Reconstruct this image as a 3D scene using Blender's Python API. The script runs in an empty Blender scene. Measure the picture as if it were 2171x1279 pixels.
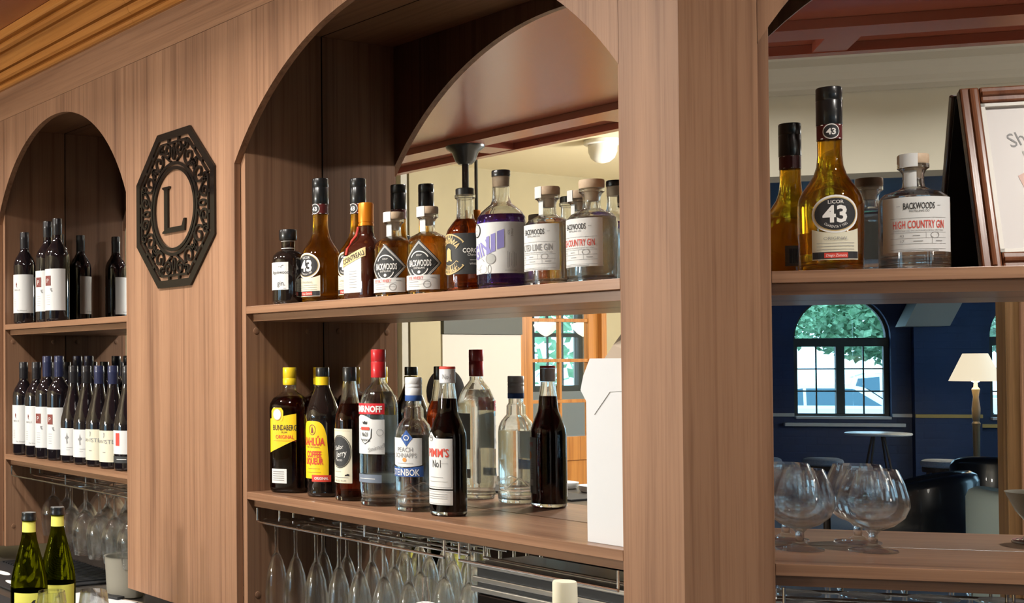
import bpy, bmesh, math, random
from mathutils import Vector, Matrix
random.seed(7)
sc = bpy.context.scene
COL = sc.collection
PI = math.pi
R = math.radians

# ---------------------------------------------------------------- camera
# lens and principal point fitted to the straight lines of the joinery
FPX, PPX, PPY = 2734.378, 312.601, 724.309
cam_d = bpy.data.cameras.new('camera')
cam = bpy.data.objects.new('camera', cam_d)
COL.objects.link(cam)
cam_d.sensor_fit = 'HORIZONTAL'
cam_d.sensor_width = 36.0
cam_d.lens = FPX / 2171.0 * 36.0
cam_d.shift_x = (1085.5 - PPX) / 2171.0
cam_d.shift_y = -(639.5 - PPY) / 2171.0
cam_d.clip_start = 0.05
cam_d.clip_end = 200
cam.matrix_world = Matrix((
    (0.47693138, 0.01732883, 0.87876969, 2.48305131),
    (0.87892478, -0.00341743, -0.47694817, -1.57508556),
    (-0.00526182, 0.999844, -0.01686062, 1.51226258),
    (0, 0, 0, 1)))
sc.camera = cam

# ---------------------------------------------------------------- world, exposure
world = bpy.data.worlds.new('sky'); sc.world = world
world.use_nodes = True
bg = world.node_tree.nodes['Background']
bg.inputs[0].default_value = (0.44, 0.76, 1.0, 1)
bg.inputs[1].default_value = 4.0
vs = sc.view_settings
vs.view_transform = 'Standard'; vs.look = 'None'; vs.gamma = 1.0; vs.use_curve_mapping = False
vs.exposure = 0.34
cy = sc.cycles
cy.use_denoising = True
cy.max_bounces = 18; cy.diffuse_bounces = 5; cy.glossy_bounces = 8
cy.transmission_bounces = 16; cy.transparent_max_bounces = 40
cy.sample_clamp_indirect = 6.0
cy.caustics_reflective = False
cy.blur_glossy = 0.5
cy.use_adaptive_sampling = True; cy.adaptive_threshold = 0.02

# ---------------------------------------------------------------- measures
T, W, D = 0.0174, 0.0173, 0.2342         # panel thickness, carcass board, mirror depth
XK, XR = 1.2074, 1.0984                  # corner, right edge of the middle opening
ZU, ZL, TS = 1.64, 1.22, 0.017           # shelf tops, board thickness
ZSP, ZHEAD, ZBOT = 1.967, 2.30, 0.921    # arch spring, header seam, bottom of joinery
ZCT = 0.875                              # counter top
S2 = math.sqrt(0.5)
def RB(u, v):                            # corner bay: along / into -> world
    return (XK + S2 * (u - v), S2 * (u + v))

# ---------------------------------------------------------------- materials
def new_mat(name):
    m = bpy.data.materials.new(name); m.use_nodes = True
    return m, m.node_tree.nodes, m.node_tree.links
def pm(name, col, rough=0.5, metal=0.0, trans=0.0, ior=1.45, emit=None, es=1.0, coat=0.0, spec=0.5, coat_rough=0.03):
    m, n, l = new_mat(name)
    b = n['Principled BSDF']
    b.inputs['Base Color'].default_value = (*col, 1)
    b.inputs['Roughness'].default_value = rough
    b.inputs['Metallic'].default_value = metal
    b.inputs['Transmission Weight'].default_value = trans
    b.inputs['IOR'].default_value = ior
    b.inputs['Coat Weight'].default_value = coat
    b.inputs['Coat Roughness'].default_value = coat_rough
    b.inputs['Specular IOR Level'].default_value = spec
    if emit:
        b.inputs['Emission Color'].default_value = (*emit, 1)
        b.inputs['Emission Strength'].default_value = es
    return m
def noise_mat(name, c1, c2, scale, rough=0.5, bump=0.0, detail=4.0, stretch=(1, 1, 1), coat=0.0, spec=0.5):
    m, n, l = new_mat(name)
    b = n['Principled BSDF']
    tc = n.new('ShaderNodeTexCoord'); mp = n.new('ShaderNodeMapping')
    mp.inputs['Scale'].default_value = stretch
    nz = n.new('ShaderNodeTexNoise'); nz.inputs['Scale'].default_value = scale; nz.inputs['Detail'].default_value = detail
    rp = n.new('ShaderNodeValToRGB')
    rp.color_ramp.elements[0].position = 0.3; rp.color_ramp.elements[0].color = (*c1, 1)
    rp.color_ramp.elements[1].position = 0.7; rp.color_ramp.elements[1].color = (*c2, 1)
    l.new(tc.outputs['Object'], mp.inputs[0]); l.new(mp.outputs[0], nz.inputs['Vector'])
    l.new(nz.outputs['Fac'], rp.inputs[0]); l.new(rp.outputs[0], b.inputs['Base Color'])
    b.inputs['Roughness'].default_value = rough
    b.inputs['Coat Weight'].default_value = coat
    b.inputs['Specular IOR Level'].default_value = spec
    if bump:
        bp = n.new('ShaderNodeBump'); bp.inputs['Strength'].default_value = bump; bp.inputs['Distance'].default_value = 0.002
        l.new(nz.outputs['Fac'], bp.inputs['Height']); l.new(bp.outputs[0], b.inputs['Normal'])
    return m
def wood(name, axis, cols, rough=0.48, seed=0.0, spec=0.3):
    """laminate with long grain along one axis: broad figure, fine streaks, pores"""
    m, n, l = new_mat(name)
    b = n['Principled BSDF']
    tc = n.new('ShaderNodeTexCoord')
    def branch(across, along, scale, detail, dist):
        mp = n.new('ShaderNodeMapping')
        s = [across] * 3; s[axis] = along
        mp.inputs['Scale'].default_value = s
        mp.inputs['Location'].default_value = (seed, seed * 1.7, seed * 0.6)
        nz = n.new('ShaderNodeTexNoise')
        nz.inputs['Scale'].default_value = scale; nz.inputs['Detail'].default_value = detail
        nz.inputs['Distortion'].default_value = dist
        l.new(tc.outputs['Object'], mp.inputs[0]); l.new(mp.outputs[0], nz.inputs['Vector'])
        return nz
    broad = branch(1, 0.05, 16, 4, 0.6)
    streak = branch(1, 0.010, 95, 6, 0.35)
    pore = branch(1, 0.02, 420, 2, 0.0)
    r1 = n.new('ShaderNodeValToRGB')
    for k in range(len(cols) - 2): r1.color_ramp.elements.new(0.5)
    for k, c in enumerate(cols):
        e = r1.color_ramp.elements[k]; e.position = 0.28 + 0.44 * k / (len(cols) - 1); e.color = (*c, 1)
    l.new(broad.outputs['Fac'], r1.inputs[0])
    r2 = n.new('ShaderNodeValToRGB')
    r2.color_ramp.elements[0].position = 0.33; r2.color_ramp.elements[0].color = (0.55, 0.49, 0.46, 1)
    r2.color_ramp.elements[1].position = 0.52; r2.color_ramp.elements[1].color = (1, 1, 1, 1)
    l.new(streak.outputs['Fac'], r2.inputs[0])
    r3 = n.new('ShaderNodeValToRGB')
    r3.color_ramp.elements[0].position = 0.30; r3.color_ramp.elements[0].color = (0.80, 0.77, 0.75, 1)
    r3.color_ramp.elements[1].position = 0.5; r3.color_ramp.elements[1].color = (1, 1, 1, 1)
    l.new(pore.outputs['Fac'], r3.inputs[0])
    m1 = n.new('ShaderNodeMixRGB'); m1.blend_type = 'MULTIPLY'; m1.inputs[0].default_value = 0.62
    m2 = n.new('ShaderNodeMixRGB'); m2.blend_type = 'MULTIPLY'; m2.inputs[0].default_value = 0.6
    l.new(r1.outputs[0], m1.inputs[1]); l.new(r2.outputs[0], m1.inputs[2])
    l.new(m1.outputs[0], m2.inputs[1]); l.new(r3.outputs[0], m2.inputs[2])
    l.new(m2.outputs[0], b.inputs['Base Color'])
    b.inputs['Roughness'].default_value = rough
    b.inputs['Specular IOR Level'].default_value = spec
    bp = n.new('ShaderNodeBump'); bp.inputs['Strength'].default_value = 0.12; bp.inputs['Distance'].default_value = 0.0006
    l.new(pore.outputs['Fac'], bp.inputs['Height']); l.new(bp.outputs[0], b.inputs['Normal'])
    return m
def thin_glass(name, tint=(0.97, 0.98, 0.98), ior=1.5, rough=0.0):
    m, n, l = new_mat(name)
    n.remove(n['Principled BSDF'])
    out = n['Material Output']
    tr = n.new('ShaderNodeBsdfTransparent'); tr.inputs[0].default_value = (*tint, 1)
    gl = n.new('ShaderNodeBsdfGlossy'); gl.inputs['Roughness'].default_value = rough
    lw_ = n.new('ShaderNodeLayerWeight'); lw_.inputs[0].default_value = 0.5
    pw = n.new('ShaderNodeMath'); pw.operation = 'POWER'; pw.inputs[1].default_value = 3.6
    l.new(lw_.outputs['Facing'], pw.inputs[0])
    ma = n.new('ShaderNodeMath'); ma.operation = 'MULTIPLY_ADD'; ma.inputs[1].default_value = 0.85
    ma.inputs[2].default_value = ((ior - 1) / (ior + 1)) ** 2
    l.new(pw.outputs[0], ma.inputs[0])
    mx = n.new('ShaderNodeMixShader')
    l.new(ma.outputs[0], mx.inputs[0]); l.new(tr.outputs[0], mx.inputs[1]); l.new(gl.outputs[0], mx.inputs[2])
    l.new(mx.outputs[0], out.inputs[0])
    return m
def liquid(name, col, ior=1.34, clear=0.15, rough=0.0):
    m, n, l = new_mat(name)
    n.remove(n['Principled BSDF'])
    out = n['Material Output']
    tr = n.new('ShaderNodeBsdfTransparent'); tr.inputs[0].default_value = (*col, 1)
    gl = n.new('ShaderNodeBsdfGlass'); gl.inputs['Color'].default_value = (*col, 1)
    gl.inputs['IOR'].default_value = ior; gl.inputs['Roughness'].default_value = rough
    mx = n.new('ShaderNodeMixShader'); mx.inputs[0].default_value = clear
    l.new(gl.outputs[0], mx.inputs[1]); l.new(tr.outputs[0], mx.inputs[2]); l.new(mx.outputs[0], out.inputs[0])
    return m

WAL = [(0.200, 0.104, 0.060), (0.275, 0.148, 0.085), (0.320, 0.176, 0.102), (0.365, 0.204, 0.118)]
M = {}
M['wood_v'] = wood('walnut_laminate_upright', 2, WAL)
M['wood_v2'] = wood('walnut_laminate_upright_second_sheet', 2, WAL, seed=3.3)
M['wood_v3'] = wood('walnut_laminate_upright_third_sheet', 2, WAL, seed=7.1)
M['wood_h'] = wood('walnut_laminate_lengthwise', 0, WAL, seed=1.2, rough=0.30, spec=0.5)
M['cornice'] = wood('honey_varnished_timber', 0, [(0.34, 0.125, 0.025), (0.43, 0.175, 0.040), (0.47, 0.205, 0.052)], rough=0.22, seed=5)
M['mirror'] = pm('mirror_silver', (0.90, 0.92, 0.92), rough=0.0, metal=1.0)
M['dark'] = pm('dark_backing', (0.03, 0.022, 0.018), rough=0.7)
M['black_gloss'] = pm('black_acrylic', (0.010, 0.008, 0.007), rough=0.05, coat=0.0)
M['chrome'] = pm('chrome', (0.78, 0.79, 0.80), rough=0.12, metal=1.0)
M['steel'] = pm('brushed_steel', (0.55, 0.55, 0.54), rough=0.28, metal=1.0)
M['cap_black'] = pm('black_cap', (0.010, 0.011, 0.012), rough=0.28, coat=0.3)
M['winebottle'] = pm('dark_wine_glass', (0.008, 0.006, 0.008), rough=0.05, coat=0.5)
M['winecap'] = pm('black_capsule', (0.016, 0.015, 0.018), rough=0.30, coat=0.2)
M['winecap_blue'] = pm('midnight_blue_capsule', (0.022, 0.028, 0.075), rough=0.28, coat=0.3)
M['paper'] = pm('white_label_paper', (0.66, 0.67, 0.66), rough=0.6)
M['paper_cream'] = pm('cream_label_paper', (0.70, 0.67, 0.52), rough=0.6)
M['paper_grey'] = pm('grey_print_shaded_label', (0.42, 0.43, 0.41), rough=0.6)  # also carries the shade of wine back labels turned to the mirror
M['ink'] = pm('black_ink', (0.02, 0.02, 0.022), rough=0.6)
M['ink_grey'] = pm('grey_ink', (0.25, 0.25, 0.25), rough=0.6)
M['ink_red'] = pm('red_ink', (0.62, 0.055, 0.035), rough=0.6)
M['ink_brown'] = pm('brown_ink', (0.20, 0.045, 0.035), rough=0.6)
M['ink_blue'] = pm('blue_ink', (0.035, 0.10, 0.33), rough=0.6)
M['ink_white'] = pm('white_ink', (0.82, 0.81, 0.78), rough=0.55)
M['ink_gold'] = pm('gold_ink', (0.62, 0.47, 0.22), rough=0.4)
M['ink_orange'] = pm('orange_ink', (0.80, 0.28, 0.06), rough=0.6)
M['ink_violet'] = pm('violet_ink', (0.24, 0.22, 0.52), rough=0.6)
M['yellow'] = pm('yellow_plastic', (0.80, 0.56, 0.015), rough=0.35, coat=0.2)
M['yellow_label'] = pm('yellow_label', (0.82, 0.55, 0.01), rough=0.5)
M['red_cap'] = pm('red_cap', (0.50, 0.015, 0.02), rough=0.32, coat=0.3)
M['white_cap'] = pm('white_cap', (0.72, 0.73, 0.74), rough=0.35, coat=0.2)
M['orange_cap'] = pm('orange_cap', (0.72, 0.23, 0.012), rough=0.30, metal=0.35)
M['cork'] = noise_mat('pale_cork', (0.50, 0.36, 0.24), (0.62, 0.48, 0.34), 60, rough=0.7)
M['glass'] = thin_glass('clear_glass')
M['glass_hang'] = liquid('stemware_glass', (0.985, 0.99, 0.99), ior=1.45, clear=0.4)
M['bottle_glass'] = liquid('clear_bottle_glass', (0.97, 0.98, 0.98), ior=1.48, clear=0.12)
M['gin'] = liquid('clear_spirit', (0.97, 0.98, 0.98))
M['amber'] = liquid('amber_whisky', (1.0, 0.70, 0.26), clear=0.28)
M['gold'] = liquid('golden_liqueur', (1.0, 0.68, 0.12), clear=0.3)
M['rum'] = liquid('dark_rum', (0.36, 0.09, 0.04), clear=0.15)
M['spiced'] = liquid('spiced_rum', (0.55, 0.20, 0.08), clear=0.15)
M['corowa'] = liquid('red_whisky', (0.80, 0.36, 0.14), clear=0.2)
M['purple'] = liquid('violet_gin', (0.36, 0.22, 0.66), clear=0.2)
M['pimm'] = liquid('dark_red_cup', (0.10, 0.015, 0.02), clear=0.05)
M['brownbottle'] = pm('brown_bottle_glass', (0.045, 0.010, 0.005), rough=0.05, coat=0.5)
M['black_bottle'] = pm('black_bottle_glass', (0.010, 0.007, 0.006), rough=0.05, coat=0.6)
M['green_bottle'] = liquid('olive_green_glass', (0.40, 0.42, 0.05), ior=1.2, clear=0.35)
M['frost'] = pm('frosted_glass', (0.55, 0.60, 0.57), rough=0.5)
M['counter'] = noise_mat('dark_counter_laminate', (0.030, 0.026, 0.022), (0.055, 0.047, 0.040), 40, rough=0.3)
M['rubber'] = pm('black_rubber', (0.014, 0.015, 0.017), rough=0.55)
M['red_ceiling'] = pm('red_brown_gloss_paint', (0.24, 0.055, 0.030), rough=0.24, ior=2.3)
M['cream'] = noise_mat('cream_wall_paint', (0.31, 0.262, 0.152), (0.345, 0.29, 0.170), 3, rough=0.6)
M['cream2'] = pm('cream_ceiling_paint', (0.56, 0.48, 0.31), rough=0.7)
M['cream_grey'] = noise_mat('grey_cream_paint', (0.42, 0.395, 0.32), (0.46, 0.43, 0.35), 3, rough=0.6)
M['stone_grey'] = pm('grey_plaster', (0.40, 0.38, 0.33), rough=0.7)
M['white_wall'] = pm('white_wall_paint', (0.50, 0.47, 0.43), rough=0.6)
M['slate'] = pm('dark_slate_paint', (0.075, 0.078, 0.070), rough=0.6)
M['navy'] = noise_mat('navy_painted_brick', (0.012, 0.032, 0.105), (0.018, 0.044, 0.135), 2.2, rough=0.5)
def brick_relief(m, sx=1.0):
    n, l = m.node_tree.nodes, m.node_tree.links
    tc = n.new('ShaderNodeTexCoord'); sp = n.new('ShaderNodeSeparateXYZ'); cb = n.new('ShaderNodeCombineXYZ')
    l.new(tc.outputs['Object'], sp.inputs[0]); l.new(sp.outputs[0], cb.inputs[0]); l.new(sp.outputs[2], cb.inputs[1])
    bk = n.new('ShaderNodeTexBrick'); bk.inputs['Scale'].default_value = 1.0
    bk.inputs['Brick Width'].default_value = 0.24; bk.inputs['Row Height'].default_value = 0.086; bk.inputs['Mortar Size'].default_value = 0.006
    bk.inputs['Color1'].default_value = (1, 1, 1, 1); bk.inputs['Color2'].default_value = (0.8, 0.8, 0.8, 1); bk.inputs['Mortar'].default_value = (0, 0, 0, 1)
    l.new(cb.outputs[0], bk.inputs['Vector'])
    bp = n.new('ShaderNodeBump'); bp.inputs['Strength'].default_value = 0.7; bp.inputs['Distance'].default_value = 0.008
    l.new(bk.outputs['Color'], bp.inputs['Height']); l.new(bp.outputs[0], n['Principled BSDF'].inputs['Normal'])
brick_relief(M['navy'])
M['door_wood'] = wood('orange_varnished_timber', 2, [(0.30, 0.115, 0.022), (0.40, 0.17, 0.04), (0.46, 0.20, 0.05)], rough=0.3, seed=9)
M['floor'] = noise_mat('grey_blue_carpet', (0.17, 0.21, 0.29), (0.22, 0.27, 0.36), 60, rough=0.95)
M['post_wood'] = wood('brown_post_timber', 2, [(0.10, 0.055, 0.022), (0.15, 0.082, 0.034), (0.19, 0.105, 0.045)], rough=0.4, seed=4)
M['tiles'] = noise_mat('pale_bounce_floor', (0.46, 0.41, 0.35), (0.54, 0.49, 0.42), 5, rough=0.4)  # floor made pale so that it bounces fill light up into the niches
M['ochre'] = pm('ochre_painted_rail', (0.60, 0.43, 0.14), rough=0.5)
M['white_paint'] = pm('white_gloss_paint', (0.70, 0.71, 0.70), rough=0.35)
M['leather'] = pm('black_leather', (0.010, 0.012, 0.016), rough=0.28, coat=0.25)
M['felt'] = noise_mat('grey_blue_upholstery', (0.20, 0.25, 0.34), (0.28, 0.33, 0.42), 90, rough=0.9)
M['dark_wood'] = pm('dark_stained_wood', (0.035, 0.022, 0.015), rough=0.4)
M['table_top'] = pm('pale_table_top', (0.48, 0.55, 0.64), rough=0.3)
M['brass'] = pm('worn_turned_wood', (0.16, 0.12, 0.07), rough=0.4)
M['shade'] = pm('lit_lamp_shade', (0.80, 0.74, 0.62), rough=0.8, emit=(1.0, 0.83, 0.58), es=0.75)
M['globe'] = pm('lit_opal_glass', (0.85, 0.82, 0.72), rough=0.3, emit=(1.0, 0.90, 0.70), es=1.0)
M['downlight'] = pm('downlight_lens', (0.9, 0.9, 0.9), rough=0.4, emit=(1.0, 0.90, 0.76), es=25.0)
M['car_white'] = pm('white_car_paint', (0.72, 0.76, 0.78), rough=0.25, coat=0.5)
M['car_glass'] = pm('car_glass', (0.05, 0.12, 0.16), rough=0.08)
M['tyre'] = pm('tyre_rubber', (0.02, 0.02, 0.02), rough=0.8)
M['leaf'] = noise_mat('green_foliage', (0.10, 0.25, 0.12), (0.30, 0.50, 0.30), 7, rough=0.7)
M['asphalt'] = noise_mat('car_park_asphalt', (0.20, 0.21, 0.22), (0.28, 0.29, 0.30), 8, rough=0.9)
M['card_white'] = pm('white_card', (0.64, 0.66, 0.68), rough=0.55)
M['card_brown'] = pm('grey_brown_card', (0.42, 0.34, 0.26), rough=0.7)
M['frame_wood'] = wood('red_brown_frame_wood', 2, [(0.10, 0.035, 0.018), (0.16, 0.06, 0.03), (0.22, 0.09, 0.045)], rough=0.25, seed=2)
M['silver_slip'] = pm('silver_slip', (0.46, 0.44, 0.40), rough=0.5, metal=0.2)
M['poster'] = noise_mat('pale_poster_print', (0.60, 0.57, 0.55), (0.66, 0.63, 0.61), 2, rough=0.5, coat=0.0)
M['poster_pink'] = noise_mat('faded_pink_print', (0.55, 0.30, 0.24), (0.62, 0.40, 0.34), 9, rough=0.5)
M['skin'] = pm('skin', (0.45, 0.25, 0.17), rough=0.5)
M['hair'] = pm('dark_hair', (0.008, 0.006, 0.005), rough=0.85, spec=0.15)
M['shirt'] = pm('black_shirt', (0.015, 0.015, 0.017), rough=0.8)
M['bag_cloth'] = pm('pale_green_cloth', (0.36, 0.42, 0.38), rough=0.8)
M['dome'] = pm('white_plastic', (0.74, 0.72, 0.66), rough=0.3)
M['frosted_plastic'] = pm('translucent_plastic', (0.45, 0.43, 0.36), rough=0.35, trans=0.5, ior=1.1)

# ---------------------------------------------------------------- mesh helpers
def B(): return bmesh.new()
def box(bm, x0, x1, y0, y1, z0, z1, bev=0.0):
    vs_ = [bm.verts.new(p) for p in ((x0, y0, z0), (x1, y0, z0), (x1, y1, z0), (x0, y1, z0), (x0, y0, z1), (x1, y0, z1), (x1, y1, z1), (x0, y1, z1))]
    fs = [bm.faces.new([vs_[i] for i in f]) for f in ((3, 2, 1, 0), (4, 5, 6, 7), (0, 1, 5, 4), (1, 2, 6, 5), (2, 3, 7, 6), (3, 0, 4, 7))]
    if bev:
        es = set(e for f in fs for e in f.edges)
        bmesh.ops.bevel(bm, geom=list(es), offset=bev, segments=2, profile=0.5, affect='EDGES', clamp_overlap=True)
    return bm
def prism(bm, poly, y0, y1):
    """poly in (x,z), extruded along y"""
    a = [bm.verts.new((x, y0, z)) for x, z in poly]; b = [bm.verts.new((x, y1, z)) for x, z in poly]
    n = len(poly)
    bm.faces.new(a); bm.faces.new(b[::-1])
    for i in range(n):
        bm.faces.new((a[i], b[i], b[(i + 1) % n], a[(i + 1) % n]))
    bmesh.ops.recalc_face_normals(bm, faces=bm.faces)
    return bm
def prism_z(bm, poly, z0, z1):
    a = [bm.verts.new((x, y, z0)) for x, y in poly]; b = [bm.verts.new((x, y, z1)) for x, y in poly]
    n = len(poly)
    bm.faces.new(a); bm.faces.new(b[::-1])
    for i in range(n):
        bm.faces.new((a[i], b[i], b[(i + 1) % n], a[(i + 1) % n]))
    bmesh.ops.recalc_face_normals(bm, faces=bm.faces)
    return bm
def lathe(bm, prof, seg=40, sq=None, cx=0, cyy=0, cap0=True, cap1=True):
    """prof [(r,z)], sq = exponent of a rounded-square section"""
    rings = []
    for r, z in prof:
        ring = []
        for i in range(seg):
            a = 2 * PI * i / seg
            c, s = math.cos(a), math.sin(a)
            k = 1.0
            if sq:
                e = sq(r) if callable(sq) else sq
                k = 1.0 / ((abs(c) ** e + abs(s) ** e) ** (1.0 / e))
            ring.append(bm.verts.new((cx + r * k * c, cyy + r * k * s, z)))
        rings.append(ring)
    for a, b in zip(rings, rings[1:]):
        for i in range(seg):
            bm.faces.new((a[i], a[(i + 1) % seg], b[(i + 1) % seg], b[i]))
    if cap0: bm.faces.new(rings[0][::-1])
    if cap1: bm.faces.new(rings[-1])
    return bm
def tube(bm, pts, r, seg=8, close=False):
    pts = [Vector(p) for p in pts]; rings = []
    n = len(pts)
    for i, p in enumerate(pts):
        if close: d = pts[(i + 1) % n] - pts[i - 1]
        else: d = pts[min(i + 1, n - 1)] - pts[max(i - 1, 0)]
        d.normalize()
        up = Vector((0, 0, 1)) if abs(d.z) < 0.9 else Vector((1, 0, 0))
        a = d.cross(up).normalized(); b = d.cross(a)
        rr = r[i] if isinstance(r, (list, tuple)) else r
        rings.append([bm.verts.new(p + (a * math.cos(2 * PI * k / seg) + b * math.sin(2 * PI * k / seg)) * rr) for k in range(seg)])
    rng = range(n if close else n - 1)
    for i in rng:
        A, Bq = rings[i], rings[(i + 1) % n]
        for k in range(seg):
            bm.faces.new((A[k], A[(k + 1) % seg], Bq[(k + 1) % seg], Bq[k]))
    if not close:
        bm.faces.new(rings[0]); bm.faces.new(rings[-1][::-1])
    bmesh.ops.recalc_face_normals(bm, faces=bm.faces)
    return bm
def ribbon(bm, pts, w, y0, y1):
    """flat cut-out strip along a polyline in the x-z plane"""
    n = len(pts); L = []; Rr = []
    for i in range(n):
        a = pts[max(i - 1, 0)]; b = pts[min(i + 1, n - 1)]
        dx, dz = b[0] - a[0], b[1] - a[1]; q = math.hypot(dx, dz) or 1
        ww = w[i] if isinstance(w, (list, tuple)) else w
        nx, nz = -dz / q * ww / 2, dx / q * ww / 2
        L.append((pts[i][0] + nx, pts[i][1] + nz)); Rr.append((pts[i][0] - nx, pts[i][1] - nz))
    def V(p, y): return bm.verts.new((p[0], y, p[1]))
    l0 = [V(p, y0) for p in L]; r0 = [V(p, y0) for p in Rr]; l1 = [V(p, y1) for p in L]; r1 = [V(p, y1) for p in Rr]
    for i in range(n - 1):
        bm.faces.new((l0[i], l0[i + 1], r0[i + 1], r0[i])); bm.faces.new((l1[i], r1[i], r1[i + 1], l1[i + 1]))
        bm.faces.new((l0[i], l1[i], l1[i + 1], l0[i + 1])); bm.faces.new((r0[i], r0[i + 1], r1[i + 1], r1[i]))
    bm.faces.new((l0[0], r0[0], r1[0], l1[0])); bm.faces.new((l0[-1], l1[-1], r1[-1], r0[-1]))
    return bm
def annulus(bm, ro, ri, y0, y1, seg=64, cx=0.0, cz=0.0, rot=0.0):
    def ring(r, y): return [bm.verts.new((cx + r * math.cos(rot + 2 * PI * i / seg), y, cz + r * math.sin(rot + 2 * PI * i / seg))) for i in range(seg)]
    a, b, c, d = ring(ro, y0), ring(ri, y0), ring(ro, y1), ring(ri, y1)
    for i in range(seg):
        j = (i + 1) % seg
        bm.faces.new((a[i], a[j], b[j], b[i])); bm.faces.new((c[i], d[i], d[j], c[j]))
        bm.faces.new((a[i], c[i], c[j], a[j])); bm.faces.new((b[i], b[j], d[j], d[i]))
    return bm
def mesh_of(name, bm, mat, smooth=False, angle=None):
    bmesh.ops.recalc_face_normals(bm, faces=bm.faces)
    me = bpy.data.meshes.new(name); bm.to_mesh(me); bm.free()
    me.materials.append(mat if not isinstance(mat, str) else M[mat])
    if smooth:
        for p in me.polygons: p.use_smooth = True
        me.set_sharp_from_angle(angle=R(angle or 40))
    return me
def ob(name, data, parent=None, loc=None, rz=None):
    o = bpy.data.objects.new(name, data); COL.objects.link(o)
    if parent is not None: o.parent = parent
    if loc is not None: o.location = loc
    if rz is not None: o.rotation_euler = (0, 0, rz)
    return o
def part(name, bm, mat, parent=None, smooth=False, angle=None, loc=None, rz=None):
    return ob(name, mesh_of(name, bm, mat, smooth, angle), parent, loc, rz)
def tag(o, label, cat, group=None):
    o['label'] = label; o['category'] = cat
    if group: o['group'] = group
    return o
def thing(name, label, cat, loc=(0, 0, 0), rz=0.0, group=None):
    return tag(ob(name, None, None, loc, rz), label, cat, group)
def struct(o):
    o['kind'] = 'structure'; return o
def copy_tree(o, parent=None):
    c = o.copy(); COL.objects.link(c); c.parent = parent
    for ch in [q for q in bpy.data.objects if q.parent == o]: copy_tree(ch, c)
    return c
def dup(o, loc, rz=None, label=None, group=None, scale=None):
    c = copy_tree(o); c.location = loc
    if rz is not None: c.rotation_euler = (0, 0, rz)
    if label: c['label'] = label
    if group: c['group'] = group
    if scale: c.scale = (scale, scale, scale)
    return c

def shell(prof, th=0.0014, bowl_from=None):
    """close an open glass profile with an inner wall from the rim back to the bottom of the bowl"""
    i0 = bowl_from
    inner = []
    sgn = 1 if prof[-1][1] > prof[0][1] else -1
    for r, z in prof[:i0 - 1:-1]:
        inner.append((max(r - th, 0.001), z))
    inner[-1] = (0.0012, prof[i0][1] + sgn * th * 1.5)
    return prof + inner

# ---------------------------------------------------------------- lettering
_txt = {}
def text_geo(s, bold=0.0):
    k = (s, bold)
    if k in _txt: return _txt[k]
    cu = bpy.data.curves.new('t', 'FONT'); cu.body = s; cu.resolution_u = 2; cu.offset = bold
    cu.fill_mode = 'BOTH'; cu.align_x = 'CENTER'
    o = bpy.data.objects.new('t', cu); COL.objects.link(o)
    dg = bpy.context.evaluated_depsgraph_get()
    me = o.evaluated_get(dg).to_mesh()
    tb = bmesh.new(); tb.from_mesh(me); bmesh.ops.triangulate(tb, faces=tb.faces)
    for _ in range(3):                # short edges, so that the print follows a curved label
        lng = [e for e in tb.edges if e.calc_length() > 0.22]
        if lng: bmesh.ops.subdivide_edges(tb, edges=lng, cuts=1); bmesh.ops.triangulate(tb, faces=tb.faces)
    tb.verts.index_update()
    vs2 = [(v.co.x, v.co.y) for v in tb.verts]; fs = [tuple(v.index for v in f.verts) for f in tb.faces]; tb.free()
    o.evaluated_get(dg).to_mesh_clear()
    bpy.data.objects.remove(o); bpy.data.curves.remove(cu)
    _txt[k] = (vs2, fs); return _txt[k]
def text_into(bm, s, size, fmap, xs=1.0, bold=0.0, shear=0.0, rot=0.0, off=(0, 0), arc=None, maxw=None):
    vs2, fs = text_geo(s, bold)
    if not vs2: return
    wd = max(v[0] for v in vs2) - min(v[0] for v in vs2)
    k = size / 0.72
    sx = k * xs
    if maxw and wd * sx > maxw: sx = maxw / wd
    c, sn = math.cos(rot), math.sin(rot)
    nv = []
    for x, y in vs2:
        X = x * sx + y * k * shear; Y = (y - 0.36) * k
        if arc:                     # bend the line of text around a circle of radius arc
            a = X / abs(arc)
            if arc > 0: X, Y = (arc + Y) * math.sin(a), (arc + Y) * math.cos(a)
            else: X, Y = (-arc - Y) * math.sin(a), -(-arc - Y) * math.cos(a)
        X, Y = X * c - Y * sn, X * sn + Y * c
        nv.append(bm.verts.new(fmap(X + off[0], Y + off[1])))
    for f in fs:
        try: bm.faces.new([nv[i] for i in f])
        except ValueError: pass
def flat_map(x0, y, z0):            # lettering on a plane facing -y
    return lambda X, Y: (x0 + X, y, z0 + Y)
def cyl_map(Rr, z0, a0=0.0, eps=0.0007, sq=None):
    def fn(X, Y):
        a = a0 + X / Rr
        k = 1.0
        if sq:
            k = 1.0 / ((abs(math.sin(a)) ** sq + abs(math.cos(a)) ** sq) ** (1.0 / sq))
        r = Rr * k + eps
        return (r * math.sin(a), -r * math.cos(a), z0 + Y)
    return fn
def lettering(parent, items, fmap, name='lettering'):
    """items: (text, size, x, z, material, options)"""
    by = {}
    for it in items:
        t, s, x, z, mt = it[:5]; op = it[5] if len(it) > 5 else {}
        bm = by.setdefault(mt, B())
        if callable(t): t(bm, fmap, x, z, s)
        else: text_into(bm, t, s, fmap, off=(x, z), **op)
    for mt, bm in by.items():
        me = bpy.data.meshes.new(name); bm.to_mesh(me); bm.free(); me.materials.append(M[mt])
        ob(name, me, parent)
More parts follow.
